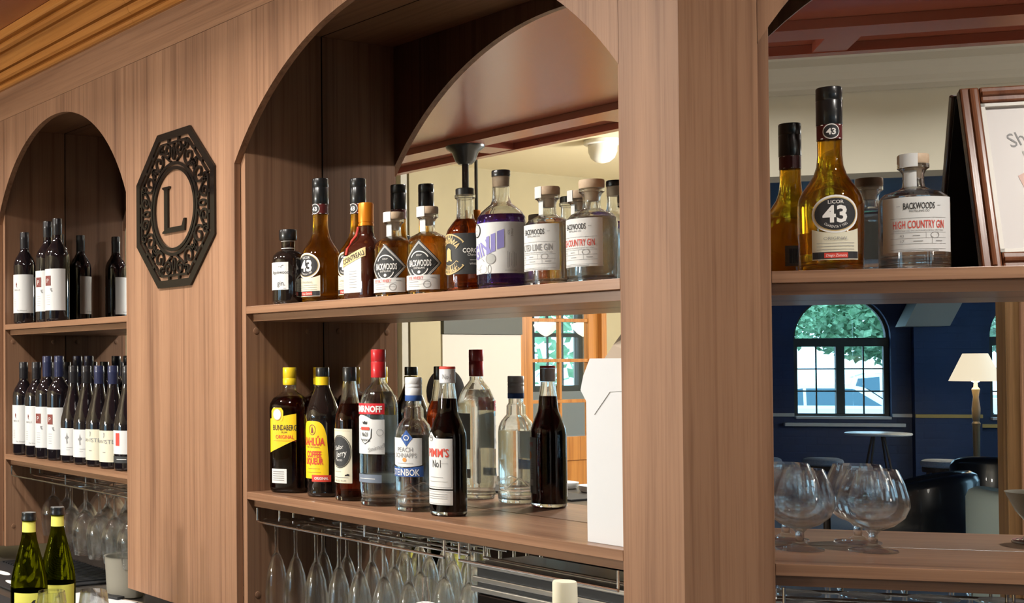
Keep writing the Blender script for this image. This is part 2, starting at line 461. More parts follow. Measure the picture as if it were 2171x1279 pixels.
def rect(w, h):
    def fn(bm, fmap, x, z, s):
        n = 8
        a = [bm.verts.new(fmap(x - w / 2 + w * i / n, z - h / 2)) for i in range(n + 1)]
        b = [bm.verts.new(fmap(x - w / 2 + w * i / n, z + h / 2)) for i in range(n + 1)]
        for i in range(n): bm.faces.new((a[i], a[i + 1], b[i + 1], b[i]))
    return fn
def poly2(pts):
    def fn(bm, fmap, x, z, s):
        bm.faces.new([bm.verts.new(fmap(x + p[0] * s, z + p[1] * s)) for p in pts])
    return fn
def disc(rx, rz, ri=0.0, seg=28, a0=0.0, a1=2 * PI):
    def fn(bm, fmap, x, z, s):
        full = abs(a1 - a0 - 2 * PI) < 1e-6
        A = [a0 + (a1 - a0) * i / seg for i in range(seg + (0 if full else 1))]
        o_ = [bm.verts.new(fmap(x + rx * math.cos(a), z + rz * math.sin(a))) for a in A]
        if ri == 0:                 # filled: concentric rings so that the print follows the curve
            prev = o_
            for q_ in (0.75, 0.5, 0.25):
                nx_ = [bm.verts.new(fmap(x + rx * q_ * math.cos(a), z + rz * q_ * math.sin(a))) for a in A]
                for j in range(len(A)):
                    k_ = (j + 1) % len(A); bm.faces.new((prev[j], prev[k_], nx_[k_], nx_[j]))
                prev = nx_
            bm.faces.new(prev); return
        k = ri
        i_ = [bm.verts.new(fmap(x + rx * k * math.cos(a), z + rz * k * math.sin(a))) for a in A]
        for j in range(len(A) - (0 if full else 1)):
            q = (j + 1) % len(A)
            bm.faces.new((o_[j], o_[q], i_[q], i_[j]))
    return fn
def barcode(w, h, n=11):
    def fn(bm, fmap, x, z, s):
        rnd = random.Random(3); p = -w / 2
        while p < w / 2:
            t = rnd.choice((0.0006, 0.001, 0.0014)); 
            vs4 = [bm.verts.new(fmap(x + p, z - h / 2)), bm.verts.new(fmap(x + p + t, z - h / 2)), bm.verts.new(fmap(x + p + t, z + h / 2)), bm.verts.new(fmap(x + p, z + h / 2))]
            bm.faces.new(vs4); p += t + rnd.choice((0.0006, 0.0011))
    return fn
def label(parent, Rr, a0, a1, zlo, zhi, mat='paper', name='label', eps=0.0004, sq=None, n=20, lab=None):
    """paper wrapped round the bottle; zlo/zhi numbers or functions of 0..1 across; angles in degrees from the front"""
    bm = B()
    lo = zlo if callable(zlo) else (lambda t: zlo)
    hi = zhi if callable(zhi) else (lambda t: zhi)
    f = cyl_map(Rr, 0, 0, eps, sq); f2 = cyl_map(Rr, 0, 0, eps - 0.0003, sq)
    A = []; Bq = []
    for i in range(n + 1):
        t = i / n; X = R(a0 + (a1 - a0) * t) * Rr
        A.append(bm.verts.new(f(X, lo(t)))); Bq.append(bm.verts.new(f(X, hi(t))))
    for i in range(n): bm.faces.new((A[i], A[i + 1], Bq[i + 1], Bq[i]))
    me = bpy.data.meshes.new(name); bm.to_mesh(me); bm.free(); me.materials.append(M[mat])
    for p in me.polygons: p.use_smooth = True
    o = ob(name, me, parent)
    if lab: o['label'] = lab
    return o
M['smirn_red'] = pm('red_name_label', (0.60, 0.02, 0.03), rough=0.5)
M['vodka_strip'] = pm('grey_blue_strip_label', (0.16, 0.20, 0.26), rough=0.5)
# ================================================================ lights of the room, with added fill lamps
def downlight(x, y, e, z=2.528, label_=''):
    t = thing('ceiling_downlight', label_, 'downlight', (x, y, z), group='recessed downlights over the bar')
    part('trim_ring', annulus(B(), 0.06, 0.046, 0, 0.004, 32), 'white_paint', t).rotation_euler = (PI / 2, 0, 0)
    part('lens', lathe(B(), [(0.045, -0.003), (0.045, 0.0)], 24), 'downlight', t)
    ld = bpy.data.lights.new('downlight_beam', 'AREA'); ld.shape = 'DISK'; ld.size = 0.09
    ld.energy = e; ld.color = (1.0, 0.95, 0.88); ld.spread = R(150)
    lo = ob('downlight_beam', ld, t, (0, 0, -0.006))
for i, (x, y, e) in enumerate(((-1.95, -0.95, 13), (-1.16, -0.95, 14), (-0.04, -0.95, 16), (0.44, -0.85, 19))):
    downlight(x, y, e, label_='round recessed downlight in the red ceiling, number %s along the bar from the left end' % ('one', 'two', 'three', 'four')[i])
for i, (u, v, e) in enumerate(((0.85, -0.62, 14.0), (2.0, -1.0, 3))):  # the nearer one is added to brighten the corner shelf
    downlight(*RB(u, v), e, label_='round recessed downlight in front of the corner bay, %s' % ('nearer the corner, added for the shelf', 'farther right')[i])
for i, u in enumerate((0.75, 1.75)):  # out-of-view pair added to wash the bulkhead with light
    downlight(*RB(u, -2.60), 15, z=2.798, label_='downlight added in the cream ceiling to brighten the bulkhead, %s' % ('nearer the corner, added for the shelf', 'farther right')[i])
def fill_lamp(x, y, z, e, col, rad, name, lab_):  # unseen lamps added to lift the ambient light
    """opal globe on a rod with its bulb, added as fill light"""
    t = thing(name, lab_, 'pendant light', (x, y, z), group='opal fill lamps added to the room')
    part('globe', lathe(B(), [(0.03, -0.17), (0.09, -0.145), (0.15, -0.09), (0.165, -0.03), (0.15, 0.02), (0.08, 0.055), (0.05, 0.075)], 28), 'globe', t, True)
    part('rod', tube(B(), [(0, 0, 0.08), (0, 0, 2.795 - z)], 0.009), 'cap_black', t)
    part('ceiling_rose', lathe(B(), [(0.06, 2.775 - z), (0.055, 2.797 - z)], 20), 'cap_black', t)
    ld = bpy.data.lights.new('bulb', 'POINT'); ld.energy = e; ld.color = col; ld.shadow_soft_size = rad
    ob('bulb', ld, t, (0, 0, -0.32))
fill_lamp(-0.9, -6.6, 2.35, 200, (1.0, 0.95, 0.87), 0.2, 'pendant_light', 'added opal fill globe hanging behind the photographer at the left')
fill_lamp(-1.6, -4.2, 2.35, 220, (1.0, 0.95, 0.87), 0.2, 'pendant_light', 'added opal fill globe hanging in the middle of the front room')
fill_lamp(*RB(2.9, -2.3), 2.30, 30, (1.0, 0.92, 0.82), 0.2, 'pendant_light', 'added opal fill globe hanging to the right of the bar')  # added at the side to light the bulkhead

# ================================================================ joinery of the back bar
def circ_arc(xa, xb, top, n=40):
    h = top - ZSP; c = (xb - xa) / 2; r = (c * c + h * h) / (2 * h); zc = top - r; xm = (xa + xb) / 2
    a0 = math.asin(c / r)
    if h > c: a0 = PI - a0
    return [(xm + r * math.sin(-a0 + 2 * a0 * i / n), zc + r * math.cos(-a0 + 2 * a0 * i / n)) for i in range(n + 1)]
def cabinet(root, xa, xb, top, mv='wood_v', capz=((0.045, 1.585), (0.19, 1.585), (0.045, 0.985))):
    """arched shelf bay with opening xa..xb"""
    e = 0.0004
    arc = circ_arc(xa + e, xb - e, top)
    part('arch_panel', prism(B(), [(xa + e, ZHEAD - e)] + arc + [(xb - e, ZHEAD - e)], 0, T), mv, root)
    for s, (x0, x1) in enumerate(((xa, xa + W), (xb - W, xb))):
        sp = part('side_panel', box(B(), x0, x1, T + e, D - 0.0015, ZBOT, 2.28, 0.0006), 'wood_v2' if s else 'wood_v3', root)
        for yy, zz in capz:
            xx = x1 if s == 0 else x0
            cp = lathe(B(), [(0.0075, 0), (0.007, 0.0012), (0.004, 0.0017)], 14)
            o = part('screw_cap', cp, 'wood_v', sp, True)
            o.location = (xx, yy, zz); o.rotation_euler = (0, R(90 if s == 0 else -90), 0)
    part('niche_top', box(B(), xa, xb, T + e, D - 0.0015, 2.2805, 2.298), 'wood_h', root)
    for z in (ZU, ZL):
        sh = part('shelf', box(B(), xa + W + e, xb - W - e, T + e, D - 0.002, z - TS, z, 0.0007), 'wood_h', root)
        part('under_board', box(B(), xa + W + e, xb - W - e, T + 0.018, D - 0.002, z - 2 * TS, z - TS - 0.0002, 0.0007), 'wood_h', sh)
    part('mirror', box(B(), xa + 0.001, xb - 0.001, D, D + 0.004, ZBOT + 0.002, 2.2795), 'mirror', root)['label'] = 'silvered mirror sheet behind the shelves'
    part('back_board', box(B(), xa, xb, D + 0.0045, D + 0.014, ZBOT, 2.298), 'dark', root)
    part('plinth', box(B(), xa + 0.02, xb - 0.02, D - 0.03, D + 0.01, ZCT + 0.0005, ZBOT - 0.0005), 'dark', root)
XL0, XL1 = -1.4389, -0.5346
cl = thing('arched_cabinet', 'walnut arched shelf bay holding wine bottles, far left of the back bar', 'cabinet', group='arched bays of the back bar')
cabinet(cl, XL0, XL1, 2.25)
part('stile', box(B(), -1.80, XL0 - 0.0003, 0, T, ZBOT, ZHEAD - 0.0004, 0.0006), 'wood_v3', cl)
pl = part('stile', box(B(), XL1 + 0.0003, -0.0003, 0, T, ZBOT, ZHEAD - 0.0004, 0.0006), 'wood_v', cl)
pl['label'] = 'wide flat walnut panel that carries the black emblem'
part('plinth', box(B(), XL1 + 0.04, -0.04, 0.03, 0.20, ZCT + 0.0005, ZBOT - 0.0005), 'dark', cl)
part('end_board', box(B(), -1.80, -1.782, T + 0.001, D, ZBOT, ZHEAD), 'wood_v2', cl)
cc = thing('arched_cabinet', 'wide walnut arched shelf bay of spirit bottles in the middle of the back bar', 'cabinet', group='arched bays of the back bar')
cabinet(cc, 0.0, XR, 2.247, 'wood_v2')
mt = T * math.tan(PI / 8)
part('stile', prism_z(B(), [(XR + 0.0003, 0), (XK, 0), (XK - mt, T), (XR + 0.0003, T)], ZBOT, ZHEAD - 0.0004), 'wood_v3', cc)
cr = thing('arched_cabinet', 'walnut arched shelf bay with framed poster and brandy glasses, angled round the corner', 'cabinet', (XK, 0, 0), PI / 4, group='arched bays of the back bar')
UA, UB = 0.1054, 1.1054
cabinet(cr, UA, UB, 2.248, 'wood_v3')
part('stile', prism_z(B(), [(0, 0), (UA - 0.0003, 0), (UA - 0.0003, T), (mt, T)], ZBOT, ZHEAD - 0.0004), 'wood_v2', cr)
part('stile', box(B(), UB + 0.0003, 1.45, 0, T, ZBOT, ZHEAD - 0.0004, 0.0006), 'wood_v', cr)

# header board and cornice following the corner
MIT = (0.41421, -1.0)
def swept(prof, xa, ub, closed_end=True, a_at_x=None, b_at_k=None):
    """moulding profile (projection, z) swept along the bar and round the corner"""
    bm = B(); sections = []
    if xa is not None: sections.append([(xa, -d, z) for d, z in prof])
    if b_at_k is not None: sections.append([(b_at_k, -d, z) for d, z in prof])
    else:
        sections.append([(XK + MIT[0] * d, MIT[1] * d, z) for d, z in prof])
        if ub is not None:
            sections.append([(RB(ub, -d)[0], RB(ub, -d)[1], z) for d, z in prof])
    rings = [[bm.verts.new(p) for p in s] for s in sections]
    n = len(prof)
    for a, b in zip(rings, rings[1:]):
        for i in range(n): bm.faces.new((a[i], b[i], b[(i + 1) % n], a[(i + 1) % n]))
    bm.faces.new(rings[0]); bm.faces.new(rings[-1][::-1])
    return bm
hd = struct(part('trim_1', swept([(0, ZHEAD + 0.0004), (0.0, 2.394), (-T, 2.394), (-T, ZHEAD + 0.0004)], -1.80, 1.45), 'wood_h'))
hd['label'] = 'plain walnut header board above the arches'
prof = [(-0.014, 2.394), (0.010, 2.394), (0.016, 2.398), (0.017, 2.406), (0.012, 2.412), (0.005, 2.413), (0.005, 2.4165), (0.018, 2.4175), (0.026, 2.422),
        (0.031, 2.431), (0.032, 2.438), (0.022, 2.439), (0.022, 2.4425), (0.038, 2.443), (0.042, 2.452), (0.050, 2.463), (0.061, 2.471), (0.066, 2.473),
        (0.056, 2.4745), (0.056, 2.478), (0.071, 2.479), (0.080, 2.484), (0.084, 2.491), (0.082, 2.497), (0.074, 2.4985), (0.074, 2.502), (0.094, 2.503), (0.098, 2.510),
        (0.098, 2.529), (-0.014, 2.529)]
cn = struct(ob('trim_2', None)); cn['label'] = 'honey coloured moulded timber cornice under the red ceiling'
part('moulding_length', swept(prof, -1.80, None, b_at_k=-0.462), 'cornice', cn, True, 18)
part('moulding_length', swept(prof, -0.4612, 1.45), 'cornice', cn, True, 18)

# ---------------------------------------------------------------- counter under the back bar
ct = thing('bar_counter', 'dark laminate counter running beneath the shelf bays', 'counter')
cpoly = [(-2.3, -0.62), (XK + MIT[0] * 0.62, -0.62), RB(1.7, -0.62), RB(1.7, 0.42), (1.03, 0.42), (-2.3, 0.42)]
part('worktop', prism_z(B(), cpoly, ZCT - 0.04, ZCT), 'counter', ct)
bpoly = [(-2.25, -0.58), (XK + MIT[0] * 0.58, -0.58), RB(1.65, -0.58), RB(1.65, 0.40), (1.05, 0.40), (-2.25, 0.40)]
part('base', prism_z(B(), bpoly, 0.002, ZCT - 0.0405), 'dark', ct)

# ================================================================ room shell
def slab(name, p, q, z0, z1, mat, th=0.15, side=1, parent=None):
    """vertical wall from p to q; body on the given side of p->q"""
    px, py_ = p; qx, qy = q; L = math.hypot(qx - px, qy - py_); nx, ny = -(qy - py_) / L * side, (qx - px) / L * side
    return part(name, prism_z(B(), [(px, py_), (qx, qy), (qx + nx * th, qy + ny * th), (px + nx * th, py_ + ny * th)], z0, z1), mat, parent)
struct(part('floor', prism_z(B(), [(-9.5, 1.2), (-9.5, -11), (4.6, -11), RB(-1.52, -6.05), RB(-1.52, -3.44), RB(7.4, -3.44), RB(7.4, 1.5), (0, 6)], -0.1, 0.0), 'tiles'))
struct(part('floor', prism_z(B(), [RB(-1.519, -3.441), RB(-1.519, -14.6), RB(7.4, -14.6), RB(7.4, -3.441)], -0.1, 0.0), 'floor'))
struct(part('ceiling', prism_z(B(), [(-9.5, 1.2), (-9.5, -9.5), (4.6, -9.5), RB(-1.45, -6.05), RB(-1.45, -3.44), RB(7.2, -3.44), RB(7.2, 1.0), (0, 5)], 2.80, 2.9), 'cream2'))
struct(part('ceiling', prism_z(B(), [RB(-1.449, -3.45), RB(-1.449, -14.5), RB(7.2, -14.5), RB(7.2, -3.45)], 2.80, 2.9), 'navy'))
# red lacquered ceiling over the bar with framed border panels
yB, vB = -2.38, -2.15
ux = (yB / S2) - vB
red = struct(ob('ceiling', None)); red['label'] = 'glossy red brown ceiling over the bar with framed border panels'
part('panel', prism_z(B(), [(-3.99, 0.28), (-3.99, yB), RB(ux, vB), RB(6.0, vB), RB(6.0, 0.44), (XK, 0.3)], 2.530, 2.575), 'red_ceiling', red)
def rail_along(y0, y1, v0, v1):
    bm = B()
    a0 = (y0 / S2) - v0; a1 = (y1 / S2) - v1
    prism_z(bm, [(-3.98, y0), RB(a0, v0), RB(a1, v1), (-3.98, y1)], 2.500, 2.5295)
    prism_z(bm, [RB(a0, v0), RB(6.0, v0), RB(6.0, v1), RB(a1, v1)], 2.500, 2.5295)
    return bm
part('border_rail', rail_along(yB, yB + 0.05, vB, vB + 0.05), 'red_ceiling', red)
part('border_rail', rail_along(yB + 0.25, yB + 0.39, vB + 0.25, vB + 0.39), 'red_ceiling', red)
for x in (-3.0, -2.05, -1.2, -0.2, 0.8):
    part('border_cross_piece', box(B(), x - 0.07, x + 0.07, yB + 0.051, yB + 0.249, 2.502, 2.5295), 'red_ceiling', red)
for u in (-0.3, 0.72, 1.7, 2.7):
    o = part('border_cross_piece', box(B(), u - 0.05, u + 0.05, vB + 0.051, vB + 0.249, 2.502, 2.5295), 'red_ceiling', red)
    o.location = (XK, 0, 0); o.rotation_euler = (0, 0, PI / 4)
# walls of the front room
WL = struct(ob('wall_left', None)); WL['label'] = 'cream wall with a glazed timber door'
dy0, dy1 = -5.16, -4.34                                    # door frame span
def wl(name, y0, y1, z0, z1, mat='cream', x1=-4.0, th=0.15): return part(name, box(B(), x1 - th, x1, y0, y1, z0, z1), mat, WL)
wl('wall_panel', -3.64, 0.6, 0.0, 2.8); wl('wall_panel', dy1, -3.6405, 0.0, 2.8); wl('wall_panel', -9.4, dy0, 0.0, 2.8)
wl('wall_panel', dy0, dy1, 2.18, 2.8)
wl('pier', -3.60, -3.35, 0.0, 2.8, 'cream', -3.94, 0.058)
wl('pier_edge', -3.34, -3.29, 0.0, 2.8, 'stone_grey', -3.95, 0.048)
def added_window_wall(name, p, q, spans, z0, z1, mat, side, first):
    L = math.hypot(q[0] - p[0], q[1] - p[1]); ex, ey = (q[0] - p[0]) / L, (q[1] - p[1]) / L
    at = lambda s: (p[0] + ex * s, p[1] + ey * s)
    w = struct(ob(name, None)); e = [0.0]
    for a, b in spans: e += [a, b]
    e.append(L)
    for i in range(0, len(e), 2): slab('wall_panel', at(e[i]), at(e[i + 1]), 0, 2.8, mat, 0.15, side, w)
    for k, (a, b) in enumerate(spans):
        slab('wall_panel', at(a), at(b), 0, z0, mat, 0.15, side, w); slab('wall_panel', at(a), at(b), z1, 2.8, mat, 0.15, side, w)
        o = struct(ob('window_%d' % (first + k), None, None, (*at(a), 0), math.atan2(ey, ex)))
        s = 0.075 * side; wd = b - a
        for x0, x1, za, zb in ((0, 0.05, z0, z1), (wd - 0.05, wd, z0, z1), (0.0505, wd - 0.0505, z0, z0 + 0.05), (0.0505, wd - 0.0505, z1 - 0.05, z1), (wd / 2 - 0.025, wd / 2 + 0.025, z0 + 0.0505, z1 - 0.0505)):
            part('frame', box(B(), x0, x1, s - 0.03, s + 0.03, za, zb), 'white_paint', o)
        for x0, x1 in ((0.051, wd / 2 - 0.026), (wd / 2 + 0.026, wd - 0.051)):
            part('pane', box(B(), x0, x1, s - 0.003, s + 0.003, z0 + 0.051, z1 - 0.051), 'glass', o)
added_window_wall('wall_front', (-4.0, -9.4), (4.3, -9.4), ((0.4, 2.0), (2.4, 4.0)), 0.75, 2.45, 'cream', -1, 4)  # unseen windows added for daylight and strip reflections on the bottles
struct(slab('wall_front_side', (4.3, -9.4), RB(-1.5, -6.0), 0, 2.8, 'cream', side=-1))
struct(slab('wall_back', (-4.0, 0.45), (-1.81, 0.45), 0, 2.8, 'cream', side=1))
struct(slab('wall_back_bar', (-1.80, 0.45), (1.05, 0.45), 0, 2.8, 'dark', side=1))
struct(slab('wall_back_corner', RB(1.44, 0.46), RB(6.6, 0.46), 0, 2.8, 'cream', side=1))
added_window_wall('wall_right', RB(6.6, 0.4), RB(6.6, -14.3), ((7.6, 9.2), (11.2, 12.8)), 0.75, 2.45, 'navy', 1, 8)  # unseen windows added so that sky light brightens the lounge

# large off-white board under a dark band, seen in the mirror
nb = thing('wall_board', 'large off-white wall board below a dark grey band beside the glazed door', 'wall board', (-3.995, -3.99, 0))
part('board', box(B(), 0, 0.02, -0.345, 0.345, 0.5, 1.69, 0.002), 'white_wall', nb)
part('header_band', box(B(), 0, 0.035, -0.345, 0.345, 1.692, 1.93, 0.002), 'slate', nb)

# glazed door
dr = struct(ob('door_1', None, None, (-4.0, 0, 0))); dr['label'] = 'orange timber door with small glass panes'
jw = 0.13
part('door_frame', box(B(), -0.12, 0.02, dy1 - 0.05, dy1, 0, 2.18, 0.003), 'door_wood', dr)
part('door_frame', box(B(), -0.12, 0.02, dy0, dy0 + 0.05, 0, 2.18, 0.003), 'door_wood', dr)
part('door_frame', box(B(), -0.12, 0.02, dy0 + 0.051, dy1 - 0.051, 2.13, 2.18, 0.003), 'door_wood', dr)
ya, yb = dy0 + 0.052, dy1 - 0.052
for a, b in ((ya, ya + 0.09), (yb - 0.09, yb)):
    part('stile', box(B(), -0.06, -0.015, a, b, 0.01, 2.128, 0.003), 'door_wood', dr)
part('rail', box(B(), -0.06, -0.015, ya + 0.0905, yb - 0.0905, 0.82, 0.985, 0.003), 'door_wood', dr)
part('rail', box(B(), -0.06, -0.015, ya + 0.0905, yb - 0.0905, 2.03, 2.128, 0.003), 'door_wood', dr)
part('lower_panel', box(B(), -0.055, -0.03, ya + 0.0905, yb - 0.0905, 0.01, 0.8195, 0.002), 'door_wood', dr)
ga, gb = ya + 0.0905, yb - 0.0905
rows = [0.985, 1.233, 1.516, 1.796, 2.03]
for z in rows[1:-1]:
    part('glazing_bar', box(B(), -0.05, -0.022, ga, gb, z - 0.012, z + 0.012, 0.002), 'door_wood', dr)
gm = (ga + gb) / 2
for i in range(4):
    part('glazing_bar', box(B(), -0.05, -0.022, gm - 0.011, gm + 0.011, rows[i] + 0.0125, rows[i + 1] - 0.0125, 0.002), 'door_wood', dr)
    for a, b in ((ga, gm - 0.0115), (gm + 0.0115, gb)):
        part('pane', box(B(), -0.038, -0.034, a, b, rows[i] + 0.0125, rows[i + 1] - 0.0125), 'glass', dr)

# the room behind the door: white walls, one bright window
struct(slab('wall_far_room', (-7.15, -3.0), (-7.15, -7.62), 0, 2.8, 'white_wall', side=-1))
struct(slab('wall_far_room', (-7.15, -8.36), (-7.15, -10.4), 0, 2.8, 'white_wall', side=-1))
struct(slab('wall_far_room', (-7.15, -7.621), (-7.15, -8.359), 0, 1.2, 'white_wall', side=-1))
struct(slab('wall_far_room', (-7.15, -7.621), (-7.15, -8.359), 2.25, 2.8, 'white_wall', side=-1))
struct(slab('wall_far_room_end', (-7.15, -10.4), (-4.16, -10.4), 0, 2.8, 'white_wall', side=-1))
struct(slab('wall_far_room_end', (-7.15, -2.9), (-4.16, -2.9), 0, 2.8, 'white_wall', side=1))
fw = struct(ob('window_3', None, None, (-7.2, 0, 0))); fw['label'] = 'dark framed window of the room beyond the glazed door'
for a, b in ((-8.358, -8.30), (-7.68, -7.622)):
    part('frame', box(B(), -0.03, 0.03, a, b, 1.2, 2.25, 0.003), 'slate', fw)
for a, b in ((1.2, 1.26), (1.76, 1.80), (2.19, 2.25)):
    part('frame', box(B(), -0.03, 0.03, -8.2995, -7.6805, a, b, 0.003), 'slate', fw)
for z0, z1 in ((1.2605, 1.7595), (1.8005, 2.1895)):
    for y0, y1 in ((-8.2995, -8.10), (-8.09, -7.89), (-7.88, -7.6805)):
        part('pane', box(B(), -0.003, 0.003, y0, y1, z0, z1), 'glass', fw)
    for y in (-8.095, -7.885):
        part('glazing_bar', box(B(), -0.012, 0.012, y - 0.0045, y + 0.0045, z0, z1), 'slate', fw)
for k, (y, w_) in enumerate(((-6.23, 'left'), (-6.68, 'right'))):
    t = thing('pendant_light', 'small opal schoolhouse pendant beyond the glazed door, the %s of two' % w_, 'pendant light', (-5.6, y, 1.80), group='pendants beyond the door')
    part('globe', lathe(B(), [(0.012, -0.075), (0.05, -0.05), (0.095, 0.0), (0.105, 0.022), (0.09, 0.04), (0.05, 0.05), (0.03, 0.075)], 24), 'globe', t, True)
    part('rod', tube(B(), [(0, 0, 0.075), (0, 0, 0.995)], 0.007), 'cap_black', t)
ld = bpy.data.lights.new('far_room_fill_bulb', 'POINT'); ld.energy = 160; ld.shadow_soft_size = 0.2; ld.color = (1, 0.95, 0.88)  # added lamp that lights the room behind the door
pt = thing('pendant_light', 'round opal ceiling light added to brighten the room beyond the glazed door', 'pendant light', (-5.4, -4.4, 2.6))
part('globe', lathe(B(), [(0.03, -0.1), (0.13, -0.06), (0.15, 0.0), (0.13, 0.06), (0.06, 0.1)], 24), 'globe', pt, True)
part('rod', tube(B(), [(0, 0, 0.1), (0, 0, 0.198)], 0.01), 'cap_black', pt)
ob('far_room_fill_bulb', ld, pt, (0, 0, -0.3))

# ================================================================ lounge seen in the corner mirror (local axes of the corner bay)
LG = lambda u, vp: RB(u, 2 * D - vp)
VW = 2 * D - 14.7                                          # inner face of the window wall
lw = struct(ob('wall_lounge', None, None, (XK, 0, 0), PI / 4)); lw['label'] = 'navy painted brick wall with arched windows'
wins = ((2.765, 3.785), (4.78, 5.80))
ZS0, ZS1 = 0.82, 1.765
bm = B(); yo = VW - 0.30
for a, b in ((-1.5, 2.765), (3.785, 4.78), (5.80, 6.6)): box(bm, a, b, yo, VW, 0, 2.8)
for a, b in wins:
    box(bm, a, b, yo, VW, 0, ZS0)
    c = (a + b) / 2; r = (b - a) / 2
    arc = [(c - r * math.cos(PI * i / 24), ZS1 + r * math.sin(PI * i / 24)) for i in range(25)]
    prism(bm, [(a, 2.8)] + arc + [(b, 2.8)], yo, VW)
part('brickwork', bm, 'navy', lw)
part('pier', box(B(), 3.99, 4.66, VW + 0.001, VW + 0.13, 0, 2.8), 'navy', lw)
part('corbel', prism(B(), [(3.80, 1.88), (4.24, 1.88), (4.42, 2.25), (4.42, 2.8), (3.97, 2.8), (3.97, 2.25)], VW + 0.131, VW + 0.55), 'stone_grey', lw)
for a, b, m_ in ((-1.5, 2.76, 'white_paint'), (3.79, 3.988, 'white_paint')):
    part('dado_rail', box(B(), a, b, VW + 0.001, VW + 0.03, 0.845, 0.885, 0.004), m_, lw)
part('dado_rail', box(B(), 3.99, 4.66, VW + 0.131, VW + 0.16, 0.845, 0.885, 0.004), 'ochre', lw)
for k, (a, b) in enumerate(wins):
    wn = struct(ob('window_%d' % (k + 1), None, None, (XK, 0, 0), PI / 4))
    wn['label'] = ('arched dark framed window with two casements above the round table', 'arched window half hidden behind the floor lamp')[k]
    y0, y1 = VW - 0.16, VW - 0.09; c = (a + b) / 2; r = (b - a) / 2
    fr = 0.055
    part('jamb', box(B(), a, a + fr, y0, y1, ZS0, ZS1, 0.003), 'slate', wn)
    part('jamb', box(B(), b - fr, b, y0, y1, ZS0, ZS1, 0.003), 'slate', wn)
    part('transom', box(B(), a, b, y0 - 0.01, y1 + 0.01, ZS1 - 0.10, ZS1, 0.003), 'slate', wn)
    part('sill_rail', box(B(), a + fr, b - fr, y0, y1, ZS0, ZS0 + 0.06, 0.003), 'slate', wn)
    part('mullion', box(B(), c - 0.045, c + 0.045, y0 - 0.01, y1 + 0.01, ZS0 + 0.06, ZS1 - 0.10, 0.003), 'slate', wn)
    arc_o = [(c - r * math.cos(PI * i / 24), ZS1 + r * math.sin(PI * i / 24)) for i in range(25)]
    arc_i = [(c - (r - 0.03) * math.cos(PI * i / 24), ZS1 + (r - 0.03) * math.sin(PI * i / 24)) for i in range(25)]
    part('arch_frame', prism(B(), arc_o + arc_i[::-1], y0, y1), 'slate', wn)
    part('pane', prism(B(), arc_i, VW - 0.127, VW - 0.123), 'glass', wn)
    for x0, x1 in ((a + fr, c - 0.045), (c + 0.045, b - fr)):
        xm = (x0 + x1) / 2; zz = [ZS0 + 0.06 + (ZS1 - 0.10 - ZS0 - 0.06) * i / 3 for i in range(4)]
        for z in zz[1:3]: part('glazing_bar', box(B(), x0, x1, VW - 0.135, VW - 0.115, z - 0.008, z + 0.008), 'slate', wn)
        part('glazing_bar', box(B(), xm - 0.008, xm + 0.008, VW - 0.134, VW - 0.116, zz[0], zz[3]), 'slate', wn)
        for i in range(3):
            for p0, p1 in ((x0, xm - 0.0085), (xm + 0.0085, x1)):
                part('pane', box(B(), p0, p1, VW - 0.127, VW - 0.123, zz[i] + 0.0085, zz[i + 1] - 0.0085), 'glass', wn)
    part('window_board', box(B(), a + 0.01, b - 0.01, VW - 0.08, VW + 0.04, ZS0 + 0.0, ZS0 + 0.03, 0.004), 'white_paint', wn)
    part('window_sill', box(B(), a - 0.12, b + 0.12, VW + 0.001, VW + 0.10, 0.735, 0.775, 0.006), 'ochre' if k else 'white_paint', wn)
struct(slab('wall_lounge_side', RB(-1.5, -6.0), RB(-1.5, VW), 0, 2.8, 'navy', side=-1))
# cream bulkhead with cornice between bar and lounge
vb = 2 * D - 3.9
bh = struct(ob('trim_3', None, None, (XK, 0, 0), PI / 4)); bh['label'] = 'cream bulkhead with a stepped grey cornice over the lounge opening'
part('bulkhead', box(B(), -1.5, 6.6, vb - 0.2, vb, 2.28, 2.799), 'cream_grey', bh)
cprof = [(0.0005, 2.615), (0.018, 2.615), (0.018, 2.635), (0.028, 2.645), (0.034, 2.665), (0.05, 2.69), (0.075, 2.71), (0.085, 2.715), (0.085, 2.745), (0.10, 2.755), (0.11, 2.77), (0.11, 2.798), (0.0005, 2.798)]
bm = B()
ra = [bm.verts.new((-1.5, vb + d, z)) for d, z in cprof]; rb_ = [bm.verts.new((6.6, vb + d, z)) for d, z in cprof]
for i in range(len(cprof)): bm.faces.new((ra[i], rb_[i], rb_[(i + 1) % len(cprof)], ra[(i + 1) % len(cprof)]))
bm.faces.new(ra); bm.faces.new(rb_[::-1])
part('cornice', bm, 'stone_grey', bh)
